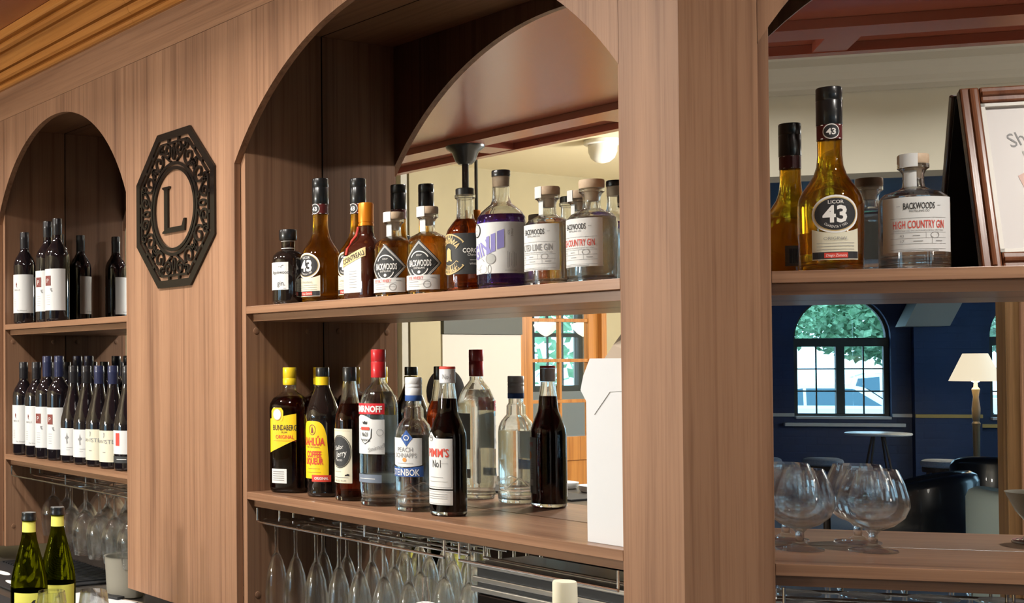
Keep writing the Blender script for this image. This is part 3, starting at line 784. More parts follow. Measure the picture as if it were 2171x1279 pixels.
# ================================================================ emblem on the wide panel
em = thing('wall_emblem', 'black octagonal fretwork emblem with the letter L on the walnut panel', 'emblem', (-0.2711, -0.0062, 1.8927))
e0, e1 = 0.0, 0.006
RO = 0.2089; k8 = math.cos(PI / 8)
bm = annulus(B(), RO, RO - 0.020, e0, e1, 8, rot=PI / 8); part('frame', bm, 'black_gloss', em)
for s in range(8):
    a = s * PI / 4
    ap = (RO - 0.0315) * k8; hl = ap * math.tan(PI / 8)
    bm = B()
    for t0, t1 in ((-0.97, -0.42), (-0.30, 0.30), (0.42, 0.97)):
        p0 = (ap * math.cos(a) - hl * t0 * math.sin(a), ap * math.sin(a) + hl * t0 * math.cos(a))
        p1 = (ap * math.cos(a) - hl * t1 * math.sin(a), ap * math.sin(a) + hl * t1 * math.cos(a))
        ribbon(bm, [p0, p1], 0.006, e0, e1)
    for t in (-0.36, 0.36):
        p0 = ((RO - 0.019) * k8 * math.cos(a) - hl * t * math.sin(a), (RO - 0.019) * k8 * math.sin(a) + hl * t * math.cos(a))
        p1 = ((RO - 0.033) * k8 * math.cos(a) - hl * t * math.sin(a), (RO - 0.033) * k8 * math.sin(a) + hl * t * math.cos(a))
        ribbon(bm, [p0, p1], 0.008, e0, e1)
    part('inner_border', bm, 'black_gloss', em)
part('ring', annulus(B(), 0.1165, 0.1085, e0, e1, 64), 'black_gloss', em)
part('ring', annulus(B(), 0.1050, 0.0965, e0, e1, 64), 'black_gloss', em)
def spiral(cx, cz, r0, r1, a0, turns, n=22):
    return [(cx + (r0 + (r1 - r0) * i / n) * math.cos(a0 + turns * 2 * PI * i / n), cz + (r0 + (r1 - r0) * i / n) * math.sin(a0 + turns * 2 * PI * i / n)) for i in range(n + 1)]
def rotp(pts, a):
    pts = [(0.117 + (x - 0.117) * 1.22, z * 1.12) for x, z in pts]
    return [(x * math.cos(a) - z * math.sin(a), x * math.sin(a) + z * math.cos(a)) for x, z in pts]
for s in range(8):
    a = s * PI / 4
    bm = B()
    if s % 2 == 0:          # facing a side: pair of scrolls, drop in the middle
        for m_ in (-1, 1):
            p = spiral(0.141, 0.026 * m_, 0.014, 0.004, PI if m_ > 0 else PI, 1.15 * m_)
            ribbon(bm, rotp(p, a), 0.0055, e0, e1)
            q = [(0.117 + 0.036 * t, m_ * (0.012 + 0.040 * math.sin(t * PI * 0.55))) for t in [i / 10 for i in range(11)]]
            ribbon(bm, rotp(q, a), 0.005, e0, e1)
            ribbon(bm, rotp(spiral(0.146, 0.056 * m_, 0.010, 0.003, -PI / 2 * m_, -1.0 * m_), a), 0.005, e0, e1)
        d = [(0.134 + 0.012 * math.cos(t), 0.006 * math.sin(t)) for t in [2 * PI * i / 14 for i in range(15)]]
        ribbon(bm, rotp(d, a), 0.005, e0, e1)
        ribbon(bm, rotp([(0.146, 0), (0.154, 0)], a), 0.006, e0, e1)
    else:                   # facing a corner pair: C scroll with a leaf
        for m_ in (-1, 1):
            ribbon(bm, rotp(spiral(0.134, 0.030 * m_, 0.020, 0.005, PI / 2 * m_, 1.2 * m_), a), 0.0055, e0, e1)
            ribbon(bm, rotp([(0.117, 0.02 * m_), (0.125, 0.012 * m_), (0.140, 0.006 * m_), (0.152, 0.0)], a), 0.005, e0, e1)
        for q in range(4):
            c = q * PI / 2 + PI / 4
            ribbon(bm, rotp([(0.134, 0), (0.134 + 0.011 * math.cos(c), 0.011 * math.sin(c))], a), [0.004, 0.008], e0, e1)
    part('scrollwork', bm, 'black_gloss', em)
Lp = [(-0.056, 0.058), (-0.020, 0.058), (-0.020, 0.054), (-0.029, 0.050), (-0.029, -0.045), (0.040, -0.045), (0.049, -0.028), (0.056, -0.028), (0.053, -0.058), (-0.056, -0.058), (-0.056, -0.054), (-0.047, -0.050), (-0.047, 0.050), (-0.056, 0.054)]
part('letter', prism(B(), Lp, e0, e1), 'black_gloss', em)

# ================================================================ bottles
def bottle(name, lab, loc, body, cap, bmat, cmat, rz=0.0, sq=None, liq=None, lmat=None, group=None, seg=40, cap_name='cap', capsq=None, cat='bottle'):
    """body: [(r,z)] glass profile, cap: [(r,z)], liq: [(r,z)] liquid profile"""
    t = thing(name, lab, cat, loc, rz, group)
    if bmat == 'glass':             # real wall thickness: outer skin, rim, inner skin, thick base
        wall = 0.0030
        inner = [(max(r - wall, 0.002), z) for r, z in body if z > 0.012]
        inner = [(max(inner[0][0] - 0.004, 0.002), 0.0085)] + [(inner[0][0], 0.0125)] + inner
        part('glass', lathe(B(), body + inner[::-1], seg, sq), 'bottle_glass', t, True, 50)
    else:
        part('glass', lathe(B(), body, seg, sq), bmat, t, True, 50)
    if liq: part('liquid', lathe(B(), liq, seg, sq), lmat, t, True, 50)
    if cap: part(cap_name, lathe(B(), cap, 28, capsq), cmat, t, True, 35)
    return t
def inset(prof, d, ztop, z0=0.004):
    out = []
    for r, z in prof:
        if z > ztop: break
        out.append((max(r - d - (0.004 if z < 0.009 else 0), 0.002), max(z, 0.0082 if z < 0.009 else z0)))
    # cut at the fill line
    for (r0, a), (r1, b) in zip(prof, prof[1:]):
        if a <= ztop <= b and b > a:
            out.append((max(r0 + (r1 - r0) * (ztop - a) / (b - a) - d, 0.002), ztop)); break
    return out
GU = 'spirit bottles on the upper middle shelf'
GL = 'spirit bottles on the lower middle shelf'

# --- squat gin bottles (clear or amber) with a cork stopper
GIN = [(0.034, 0.0), (0.0385, 0.003), (0.039, 0.012), (0.039, 0.098), (0.0375, 0.107), (0.032, 0.114), (0.022, 0.119), (0.0150, 0.123), (0.0138, 0.130), (0.0138, 0.142), (0.0165, 0.148), (0.0205, 0.151), (0.0205, 0.1565)]
def gin_bottle(lab, loc, liqmat, rz=0.0, Rr=0.039, fill=0.108, group=GU, seal=True):
    k = Rr / 0.039
    prof_ = [(r * (k if z < 0.115 else 1), z) for r, z in GIN]
    t = bottle('spirit_bottle', lab, loc, prof_, [(0.0195, 0.1568), (0.0205, 0.159), (0.0205, 0.169), (0.0195, 0.171)], 'glass', 'cork', rz, None, inset(prof_, 0.0027, fill, 0.008), liqmat, group, cap_name='stopper')
    part('cork_plug', lathe(B(), [(0.0105, 0.136), (0.0112, 0.1562)], 18), 'cork', t, True)
    if seal:
        sl = label(t, 0.0206, -62, 8, 0.1515, 0.1712, 'paper', 'paper_seal', 0.0006)
        bm = B()
        for a0 in (0,):
            pass
        bm.free()
        label(t, 0.0141, -62, 8, 0.122, 0.147, 'paper', 'paper_seal', 0.0008)
    return t
def gin_label(t, Rr, name_, colr, rz0=0):
    lb = label(t, Rr, -66, 66, 0.026, 0.105, 'paper')
    f = cyl_map(Rr, 0.0, 0.0, 0.0009)
    it = [('BACKWOODS', 0.0095, 0, 0.092, 'ink', dict(xs=0.62, bold=0.012, maxw=0.040)), ('DISTILLING CO', 0.0030, 0, 0.0845, 'ink', dict(xs=0.9)),
          (name_, 0.0115, 0.0, 0.0655, colr, dict(xs=0.55, bold=0.008, maxw=0.068)), ('HANDCRAFTED IN YACKANDANDAH VICTORIA', 0.0022, 0, 0.0565, 'ink_grey', dict(maxw=0.066))]
    for z in (0.0745, 0.0535, 0.0455, 0.0375, 0.0300): it.append((rect(0.076, 0.0005), 1, 0, z, 'ink_grey'))
    it += [(rect(0.009, 0.0009), 1, -0.004, 0.0492, 'ink_grey'), (rect(0.012, 0.0009), 1, -0.002, 0.0412, 'ink_grey'), (rect(0.010, 0.0011), 1, 0.026, 0.0412, 'ink_grey'),
           ('43', 0.0042, -0.022, 0.0492, 'ink_grey'), ('17', 0.0042, -0.022, 0.0412, 'ink_grey'), (disc(0.0062, 0.0045, 0.85), 1, 0.020, 0.0495, 'ink_grey'),
           (rect(0.05, 0.0008), 1, 0, 0.0278, 'ink_grey'), (rect(0.005, 0.0006), 1, 0.0265, 0.092, 'ink_grey'), (rect(0.005, 0.0006), 1, -0.0265, 0.092, 'ink_grey'),
           (rect(0.0004, 0.008), 1, 0.008, 0.0492, 'ink_grey'), (rect(0.0004, 0.008), 1, 0.016, 0.0412, 'ink_grey')]
    lettering(lb, it, f)
    return lb
def whisky_label(t, Rr, word):
    f = cyl_map(Rr, 0.0, 0.0, 0.0004)
    bm = B(); n = 10
    # black diamond
    cz, h, w_ = 0.060, 0.046, 0.044
    rowsv = []
    for j in range(2 * n + 1):
        tt = (j - n) / n; ww = w_ * (1 - abs(tt))
        rowsv.append([bm.verts.new(f(-ww + 2 * ww * i / 8, cz + h * tt)) for i in range(9)] if abs(tt) < 1 else [bm.verts.new(f(0, cz + h * tt))])
    for a, b in zip(rowsv, rowsv[1:]):
        if len(a) == 1:
            for i in range(8): bm.faces.new((a[0], b[i + 1], b[i]))
        elif len(b) == 1:
            for i in range(8): bm.faces.new((a[i], a[i + 1], b[0]))
        else:
            for i in range(8): bm.faces.new((a[i], a[i + 1], b[i + 1], b[i]))
    me = bpy.data.meshes.new('label'); bm.to_mesh(me); bm.free(); me.materials.append(M['slate_label'])
    lb = ob('label', me, t); lb['label'] = 'dark diamond label'
    f2 = cyl_map(Rr, 0, 0, 0.0012)
    def diamond_line(k):
        def fn(bm, fm, x, z, s):
            P = [(w_ * k, 0), (0, h * k), (-w_ * k, 0), (0, -h * k)]
            for i in range(4):
                a, b = P[i], P[(i + 1) % 4]; m = 8
                for j in range(m):
                    t0, t1 = j / m, (j + 1) / m
                    p = (a[0] + (b[0] - a[0]) * t0, a[1] + (b[1] - a[1]) * t0); q = (a[0] + (b[0] - a[0]) * t1, a[1] + (b[1] - a[1]) * t1)
                    e = 0.972
                    bm.faces.new([bm.verts.new(fm(p[0], cz + p[1])), bm.verts.new(fm(q[0], cz + q[1])), bm.verts.new(fm(q[0] * e, cz + q[1] * e)), bm.verts.new(fm(p[0] * e, cz + p[1] * e))])
        return fn
    lettering(lb, [(diamond_line(0.93), 1, 0, 0, 'ink_white'), (diamond_line(0.87), 1, 0, 0, 'ink_white'),
                   ('BACKWOODS', 0.0125, 0, 0.061, 'ink_white', dict(xs=0.6, bold=0.02, maxw=0.046)), ('DISTILLING', 0.0036, 0, 0.0515, 'ink_white', dict(xs=0.9)),
                   (disc(0.018, 0.018, 0.90, 28, R(195), R(345)), 1, 0, 0.054, 'ink_white'), (disc(0.003, 0.003), 1, 0.0, 0.0435, 'ink_white'),
                   (disc(0.020, 0.020, 0.90, 28, R(25), R(155)), 1, 0, 0.064, 'ink_white'), ('DROP', 0.003, 0, 0.076, 'ink_white')], f2)
    lb2 = label(t, Rr, -66, 58, 0.010, 0.038, 'paper', eps=0.0016)
    lettering(lb2, [(word, 0.0065, -0.008, 0.0325, 'ink_red', dict(xs=0.62, maxw=0.04)), (rect(0.022, 0.0007), 1, -0.012, 0.025, 'ink_grey'), (rect(0.026, 0.0007), 1, -0.012, 0.0165, 'ink_grey'),
                    (rect(0.010, 0.0009), 1, 0.026, 0.033, 'ink_grey'), (disc(0.0068, 0.0068, 0.86), 1, 0.015, 0.020, 'ink_grey'), (rect(0.05, 0.0004), 1, -0.004, 0.0285, 'ink_grey'), (rect(0.05, 0.0004), 1, -0.004, 0.0205, 'ink_grey')], cyl_map(Rr, 0, 0, 0.0021))
M['slate_label'] = pm('charcoal_label', (0.035, 0.037, 0.038), rough=0.6)
t = gin_bottle('amber whisky bottle with dark diamond label right of the orange-capped bottle', (0.455, 0.088, ZU), M['amber'], R(24), fill=0.112); whisky_label(t, 0.039, 'RYE MALT WHISKY')
t = gin_bottle('amber whisky bottle with dark diamond label left of the red whisky bottle', (0.556, 0.088, ZU), M['amber'], R(24), fill=0.112); whisky_label(t, 0.039, 'RYE WHISKY')
t = gin_bottle('clear gin bottle with white label and grey lettering beside the violet gin', (0.868, 0.085, ZU), M['gin'], R(6)); gin_label(t, 0.039, 'SALTED LIME GIN', 'ink_grey')
t = gin_bottle('clear gin bottle with red lettering, last on the upper middle shelf', (0.965, 0.085, ZU), M['gin'], Rr=0.0405, seal=False); gin_label(t, 0.0405, 'HIGH COUNTRY GIN', 'ink_red')
t = gin_bottle('clear gin bottle with corked neck standing behind the two labelled gins', (0.8585, 0.172, ZU), M['gin'])
t = gin_bottle('clear gin bottle with red lettering beside the framed poster', (*RB(0.3283, 0.1068), ZU), M['gin'], rz=PI / 4 - 0.1, Rr=0.046, group='bottles on the corner shelf'); gin_label(t, 0.046, 'HIGH COUNTRY GIN', 'ink_red')

# --- dark square-shouldered gin with stopper
PR = [(0.031, 0), (0.035, 0.004), (0.036, 0.01), (0.036, 0.100), (0.034, 0.110), (0.026, 0.118), (0.0165, 0.1215), (0.0155, 0.125), (0.0155, 0.144)]
t = bottle('spirit_bottle', 'short black gin bottle, first from the left on the upper middle shelf', (0.1085, 0.072, ZU), PR, [(0.019, 0.1445), (0.020, 0.147), (0.020, 0.166), (0.019, 0.168)], 'black_bottle', 'cap_black', R(35), group=GU, cap_name='stopper')
lb = label(t, 0.036, -75, 20, 0.033, 0.094, 'paper')
lettering(lb, [('Applewood', 0.0085, -0.008, 0.072, 'ink', dict(xs=0.8)), ('gin.', 0.012, -0.004, 0.048, 'ink', dict(xs=0.85)), (poly2([(-6, -1), (7, 3), (7, 3.8), (-6, -0.2)]), 0.001, -0.005, 0.084, 'ink'), (poly2([(0, 1), (4, 6), (5, 6), (1, 1)]), 0.001, -0.005, 0.082, 'ink'), (poly2([(-1, 0), (3, -4), (3.6, -4), (0, 0)]), 0.001, -0.005, 0.084, 'ink'), (rect(0.006, 0.0008), 1, 0.004, 0.036, 'ink_grey')], cyl_map(0.036, 0, 0, 0.0009))
bm = B()
for z in (0.1255, 0.1415): lathe(bm, [(0.0158, z), (0.0158, z + 0.0012)], 28)
part('neck_ring', bm, 'ink_white', t)

# --- golden liqueur with oval black badge
P43 = [(0.036, 0), (0.041, 0.003), (0.0425, 0.010), (0.0425, 0.030), (0.0435, 0.06), (0.0435, 0.098), (0.042, 0.108), (0.038, 0.118), (0.030, 0.130), (0.0225, 0.142), (0.0180, 0.156), (0.0165, 0.172), (0.0163, 0.216)]
def liqueur43(lab, loc, rz=0.0, sc_=1.0, group=GU):
    t = bottle('liqueur_bottle', lab, loc, P43, [(0.0172, 0.217), (0.0176, 0.218), (0.0176, 0.252), (0.0170, 0.253), (0.0176, 0.254), (0.0176, 0.270), (0.0168, 0.272)], 'glass', 'cap_black', rz, None, inset(P43, 0.0027, 0.200), M['gold'], group, cat='bottle')
    nb_ = label(t, 0.0166, -180, 180, 0.195, 0.2165, 'neck43', 'neck_label', 0.0004)
    f = cyl_map(0.0166, 0, 0, 0.0010); f2 = cyl_map(0.0166, 0, 0, 0.0016)
    lettering(nb_, [(rect(0.104, 0.0014), 1, 0, 0.1958, 'ink_white'), (rect(0.104, 0.0014), 1, 0, 0.2158, 'ink_white'), (disc(0.0112, 0.0112), 1, 0, 0.2058, 'ink_white')], f, 'band_print')
    lettering(nb_, [(disc(0.0098, 0.0098), 1, 0, 0.2058, 'ink')], cyl_map(0.0166, 0, 0, 0.0013), 'badge_print')
    lettering(nb_, [('43', 0.009, 0, 0.2058, 'ink_white', dict(bold=0.03))], f2)
    lb = label(t, 0.0436, -42, 42, 0.016, lambda q: 0.055 + 0.006 * (2 * q - 1) ** 2, 'paper_cream', eps=0.0006)
    def ell(rx, rz_): return disc(rx, rz_, 0, 36)
    lettering(lb, [(ell(0.0315, 0.0275), 1, 0, 0.082, 'ink_white')], cyl_map(0.0436, 0, 0, 0.0010), 'badge_print')
    lettering(lb, [(ell(0.0288, 0.0248), 1, 0, 0.082, 'ink_gold')], cyl_map(0.0436, 0, 0, 0.0013), 'badge_print')
    lettering(lb, [(ell(0.0272, 0.0232), 1, 0, 0.082, 'ink')], cyl_map(0.0436, 0, 0, 0.0016), 'badge_print')
    lettering(lb, [('43', 0.024, 0, 0.0825, 'ink_white', dict(bold=0.03, xs=0.95)), ('LICOR', 0.005, 0, 0.0995, 'ink_white', dict(bold=0.01)),
                   ('CUARENTA Y TRES', 0.0036, 0, 0.0835, 'ink_white', dict(arc=-0.0200, xs=0.72)), ('ORIGINAL', 0.0045, 0, 0.047, 'ink_grey', dict(xs=1.1))], cyl_map(0.0436, 0, 0, 0.0020))
    lettering(lb, [(rect(0.062, 0.010), 1, 0, 0.0225, 'ink'), (rect(0.05, 0.0006), 1, 0, 0.040, 'ink_grey'), (rect(0.05, 0.0006), 1, 0, 0.0355, 'ink_grey'), (rect(0.05, 0.0006), 1, 0, 0.031, 'ink_grey')], cyl_map(0.0436, 0, 0, 0.0011), 'band_print')
    lettering(lb, [(rect(0.030, 0.0075), 1, 0.0, 0.0225, 'ink_red'), ('Diego Zamora', 0.004, 0.0, 0.0225, 'ink_white', dict(shear=0.2, xs=0.8))], cyl_map(0.0436, 0, 0, 0.0018), 'band_print')
    bk = label(t, 0.0436, 155, 205, 0.028, 0.062, 'paper_grey', 'back_label')
    lettering(bk, [(barcode(0.024, 0.024), 1, R(180) * 0.0436, 0.045, 'ink')], cyl_map(0.0436, 0, 0, 0.0010), 'barcode_print')
    t.scale = (sc_,) * 3
    return t
M['neck43'] = pm('maroon_neck_band', (0.10, 0.012, 0.012), rough=0.45)
liqueur43('golden liqueur bottle with tall black cap and round badge beside the short black gin', (0.159, 0.124, ZU), R(10), sc_=1.025)
liqueur43('golden liqueur bottle half hidden behind the orange-capped bottle', (0.273, 0.140, ZU), R(10), sc_=0.975)
liqueur43('golden liqueur bottle with tall black cap on the corner shelf', (*RB(0.2141, 0.0846), ZU), rz=PI / 4 - 0.05, group='bottles on the corner shelf')

# --- brown square liqueur with orange cap
PC = [(0.036, 0), (0.0385, 0.003), (0.039, 0.010), (0.039, 0.098), (0.037, 0.107), (0.030, 0.116), (0.021, 0.124), (0.0165, 0.131), (0.0150, 0.140), (0.0145, 0.152)]
SQC = 4.0
t = bottle('liqueur_bottle', 'square brown liqueur bottle with orange cap and slanted label', (0.366, 0.088, ZU), PC, [(0.0162, 0.1525), (0.0165, 0.157), (0.0150, 0.1575), (0.0150, 0.160), (0.0158, 0.1605), (0.0158, 0.197), (0.0145, 0.200)], 'brownbottle', 'orange_cap', R(8), (lambda r: 4.0 if r > 0.03 else 2.2), group=GU, seg=56)
lb = label(t, 0.039, -40, 30, 0.014, 0.090, 'paper', sq=SQC)
lb2 = label(t, 0.039, -44, 42, lambda q: 0.066 + 0.022 * q, lambda q: 0.084 + 0.022 * q, 'ink_gold', 'sash', eps=0.0012, sq=SQC)
lettering(lb2, [('COINTREAU', 0.0105, 0, 0.0862, 'ink', dict(rot=0.34, xs=0.7, bold=0.01, maxw=0.054))], cyl_map(0.039, 0, 0, 0.0018, SQC))
lettering(lb, [(rect(0.020, 0.0007), 1, 0, 0.058 - 0.0055 * i, 'ink_grey') for i in range(7)], cyl_map(0.039, 0, 0, 0.0009, SQC))
sr = tube(B(), [(-0.006, -0.0165, 0.150), (-0.008, -0.0205, 0.132), (-0.012, -0.030, 0.120), (-0.016, -0.0385, 0.104), (-0.018, -0.0398, 0.092)], 0.0028, 8)
part('ribbon', sr, 'ink_red', t, True)

# --- red whisky with wide black label
PW = [(0.031, 0), (0.0345, 0.003), (0.035, 0.010), (0.035, 0.112), (0.032, 0.120), (0.024, 0.131), (0.0165, 0.140), (0.0152, 0.150), (0.0152, 0.176), (0.0190, 0.1785), (0.0190, 0.184)]
t = bottle('whisky_bottle', 'red-brown whisky bottle with large black label beside the violet gin', (0.6476, 0.0997, ZU), PW, [(0.0172, 0.1842), (0.0172, 0.195), (0.0160, 0.1965)], 'glass', 'cap_black', 0, None, inset(PW, 0.0027, 0.138), M['corowa'], GU, cap_name='stopper')
lb = label(t, 0.035, -100, 95, 0.034, 0.110, 'slate_label')
f = cyl_map(0.035, 0, 0, 0.0009)
lettering(lb, [(disc(0.040, 0.038, 0.55, 30, R(35), R(325)), 1, -0.006, 0.072, 'ink_gold'), (disc(0.0375, 0.0355, 0.62, 30, R(38), R(322)), 1, -0.006, 0.072, 'slate_label')], f, 'badge_print')
lettering(lb, [(disc(0.040, 0.038, 0.96, 30, R(35), R(325)), 1, -0.006, 0.072, 'ink_gold'),
               ('COROWA', 0.0105, -0.006, 0.072, 'ink_gold', dict(arc=0.0255, xs=0.8, bold=0.02)), ('DISTILLING', 0.0095, -0.006, 0.072, 'ink_gold', dict(arc=-0.0335, xs=0.75, bold=0.02)),
               (poly2([(-10, -14), (10, -14), (7, -8), (6.5, 8), (0, 13), (-6.5, 8), (-7, -8)]), 0.00095, -0.006, 0.072, 'ink_gold'),
               ('COROWA', 0.0085, 0.046, 0.078, 'ink_white', dict(xs=0.8, bold=0.02)), ('Characters', 0.0045, 0.046, 0.070, 'ink_white', dict(shear=0.2)), (rect(0.018, 0.0007), 1, 0.046, 0.060, 'ink_white'), ('WHISKY', 0.0038, 0.046, 0.053, 'ink_white')], cyl_map(0.035, 0, 0, 0.0014))

# --- violet gin with clear neck
PV = [(0.036, 0), (0.042, 0.003), (0.0435, 0.012), (0.0435, 0.120), (0.042, 0.130), (0.036, 0.140), (0.027, 0.148), (0.0185, 0.155), (0.0160, 0.162), (0.0150, 0.172), (0.0155, 0.204)]
t = bottle('gin_bottle', 'tall violet gin bottle with clear shoulders and a black-topped stopper', (0.7529, 0.089, ZU), PV, [(0.0162, 0.2045), (0.0165, 0.206), (0.0165, 0.214), (0.0155, 0.2155)], 'glass', 'cap_black', R(15), None, inset(PV, 0.0027, 0.134, 0.012), M['purple'], GU, cap_name='stopper')
part('cork_plug', lathe(B(), [(0.0128, 0.186), (0.0135, 0.188), (0.0135, 0.2043)], 18), 'cork', t, True)
lb = label(t, 0.0435, -120, 95, 0.028, 0.119, 'paper')
f = cyl_map(0.0435, 0, 0, 0.0009)
def bar_(w_, h_, sk=0.35):
    def fn(bm, fm, x, z, s):
        bm.faces.new([bm.verts.new(fm(x - w_ / 2, z - h_ / 2)), bm.verts.new(fm(x + w_ / 2, z - h_ / 2 + w_ * sk)), bm.verts.new(fm(x + w_ / 2, z + h_ / 2 + w_ * sk)), bm.verts.new(fm(x - w_ / 2, z + h_ / 2))])
    return fn
it = [(bar_(0.012, 0.032), 1, 0.022, 0.086, 'ink_violet'), (bar_(0.008, 0.032), 1, 0.009, 0.081, 'ink_violet'), (bar_(0.006, 0.032), 1, -0.001, 0.077, 'ink_violet'),
      ('GIN', 0.026, -0.019, 0.071, 'ink_violet', dict(rot=0.33, xs=0.7, bold=0.02)), (disc(0.0125, 0.0125), 1, -0.030, 0.106, 'ink'), (disc(0.0085, 0.0085), 1, 0.004, 0.054, 'paper_grey'), (disc(0.0095, 0.0095, 0.88), 1, 0.004, 0.054, 'ink_grey'),
      (disc(0.014, 0.011, 0.95, 24, R(20), R(300)), 1, -0.022, 0.046, 'ink_grey'), (disc(0.009, 0.008, 0.93, 24, R(100), R(400)), 1, -0.012, 0.036, 'ink_grey'), (disc(0.0035, 0.008, 0.8), 1, 0.002, 0.036, 'ink_grey')]
it += [('500ml', 0.004, 0.042, 0.10 - 0.0, 'ink_grey', dict(rot=PI / 2)), ('42%', 0.004, 0.036, 0.10, 'ink_grey', dict(rot=PI / 2))]
it += [(rect(0.0006, 0.03 - 0.004 * (i % 3)), 1, 0.034 + 0.003 * i, 0.052, 'ink_grey') for i in range(6)] + [(rect(0.022, 0.0006), 1, 0.040, 0.033, 'ink_grey')]
lettering(lb, it, f)
lettering(lb, [(disc(0.0105, 0.0105), 1, -0.030, 0.106, 'paper'), (disc(0.0090, 0.0090, 0.62), 1, -0.030, 0.106, 'ink'), (poly2([(0, 4.5), (2.2, -1), (0, -3), (-2.2, -1)]), 0.0011, -0.030, 0.106, 'ink')], cyl_map(0.0435, 0, 0, 0.0014), 'badge_print')
# ---------------------------------------------------------------- lower middle shelf
# big rum flasks with yellow caps
PG = [(0.036, 0), (0.0405, 0.004), (0.042, 0.012), (0.042, 0.190), (0.0405, 0.200), (0.034, 0.212), (0.024, 0.221), (0.0165, 0.226), (0.0145, 0.232), (0.0145, 0.241)]
def rum_flask(lab, loc):
    t = bottle('rum_bottle', lab, loc, PG, [(0.0150, 0.2415), (0.0155, 0.243), (0.0155, 0.256), (0.0148, 0.257), (0.0155, 0.258), (0.0155, 0.279), (0.0148, 0.281)], 'glass', 'yellow', R(32), (lambda r: 3.2 if r > 0.03 else 2.0), inset(PG, 0.0027, 0.214), M['rum'], GL, seg=56)
    lb = label(t, 0.042, -42, 40, lambda q: 0.090 + 0.030 * q, lambda q: 0.166 + 0.012 * q, 'yellow_label', sq=3.2)
    f = cyl_map(0.042, 0, 0, 0.0010, 3.2)
    lettering(lb, [('BUNDABERG', 0.0125, 0.004, 0.147, 'ink', dict(xs=0.62, bold=0.012, maxw=0.052)), ('RUM', 0.0045, 0.004, 0.136, 'ink'), ('ORIGINAL', 0.0085, 0.004, 0.126, 'ink_red', dict(xs=0.75, bold=0.01)),
                   (poly2([(-11, -14), (11, -14), (14, -8), (14, 8), (9, 15), (-9, 15), (-14, 8), (-14, -8)]), 0.001, -0.012, 0.176, 'yellow_label'), (rect(0.05, 0.0006), 1, 0.004, 0.117, 'ink_red')], f)
    lettering(lb, [(disc(0.0085, 0.0115), 1, -0.012, 0.176, 'ink_white'), (disc(0.0100, 0.0130, 0.9), 1, -0.012, 0.176, 'ink_gold'), (poly2([(-4, -8), (4, -8), (3, 2), (2.5, 7), (0, 9), (-2.5, 7), (-3, 2)]), 0.001, -0.012, 0.176, 'ink_gold')], cyl_map(0.042, 0, 0, 0.0016, 3.2), 'badge_print')
    l2 = label(t, 0.042, -36, 12, lambda q: 0.022, lambda q: 0.054, 'paper', 'small_label', sq=3.2)
    lettering(l2, [(rect(0.026, 0.0012), 1, -0.010, 0.048 - 0.0048 * i, 'ink_grey') for i in range(5)], f)
    return t
rum_flask('square-shouldered dark rum bottle with yellow cap at the left end of the lower shelf', (0.0655, 0.1035, ZL))
rum_flask('dark rum bottle with yellow cap hidden behind the black coffee liqueur', (0.0675, 0.1865, ZL))
# black coffee liqueur
PKA = [(0.031, 0), (0.035, 0.003), (0.0365, 0.010), (0.0345, 0.016), (0.0365, 0.022), (0.0345, 0.029), (0.0370, 0.036), (0.0370, 0.165), (0.0385, 0.172), (0.0370, 0.180), (0.0350, 0.190), (0.0270, 0.212), (0.0200, 0.228), (0.0160, 0.238), (0.0145, 0.246), (0.0142, 0.258)]
t = bottle('liqueur_bottle', 'black coffee liqueur bottle with rounded yellow label', (0.1815, 0.110, ZL), PKA, [(0.0145, 0.2615), (0.0148, 0.263), (0.0148, 0.278), (0.0140, 0.281)], 'black_bottle', 'cap_black', R(28), group=GL)
label(t, 0.0146, -180, 180, 0.2425, 0.2605, 'yellow_label', 'neck_label', 0.0007)
lb = label(t, 0.0370, -72, 44, 0.040, lambda q: 0.085 + 0.080 * math.sqrt(max(0.0, 1 - (2 * q - 1) ** 4)), 'yellow_label')
lettering(lb, [('KAHLÚA', 0.0165, -0.008, 0.121, 'ink_red', dict(xs=0.62, bold=0.03, maxw=0.058)), ('THE ORIGINAL', 0.0036, -0.008, 0.1085, 'ink_brown', dict(xs=1.1)), ('COFFEE', 0.0135, -0.006, 0.0935, 'ink_red', dict(xs=0.58, bold=0.035)), ('LIQUEUR', 0.0135, -0.006, 0.0785, 'ink_red', dict(xs=0.58, bold=0.035)),
               (disc(0.0085, 0.0115, 0.88), 1, -0.008, 0.146, 'ink_brown'), (poly2([(-3, -7), (3, -7), (2, 2), (0, 8), (-2, 2)]), 0.001, -0.008, 0.146, 'ink_brown'), (rect(0.03, 0.0006), 1, -0.006, 0.062, 'ink_brown'), (rect(0.035, 0.0006), 1, -0.006, 0.054, 'ink_brown')], cyl_map(0.037, 0, 0, 0.0010))
l2 = label(t, 0.0370, -14, 52, 0.034, 0.0485, 'ink_red', 'ribbon_label', 0.0014)
lettering(l2, [('ORIGINAL', 0.0058, R(19) * 0.037, 0.0415, 'ink_white', dict(xs=0.9, bold=0.02, maxw=0.03))], cyl_map(0.037, 0, 0, 0.0019))
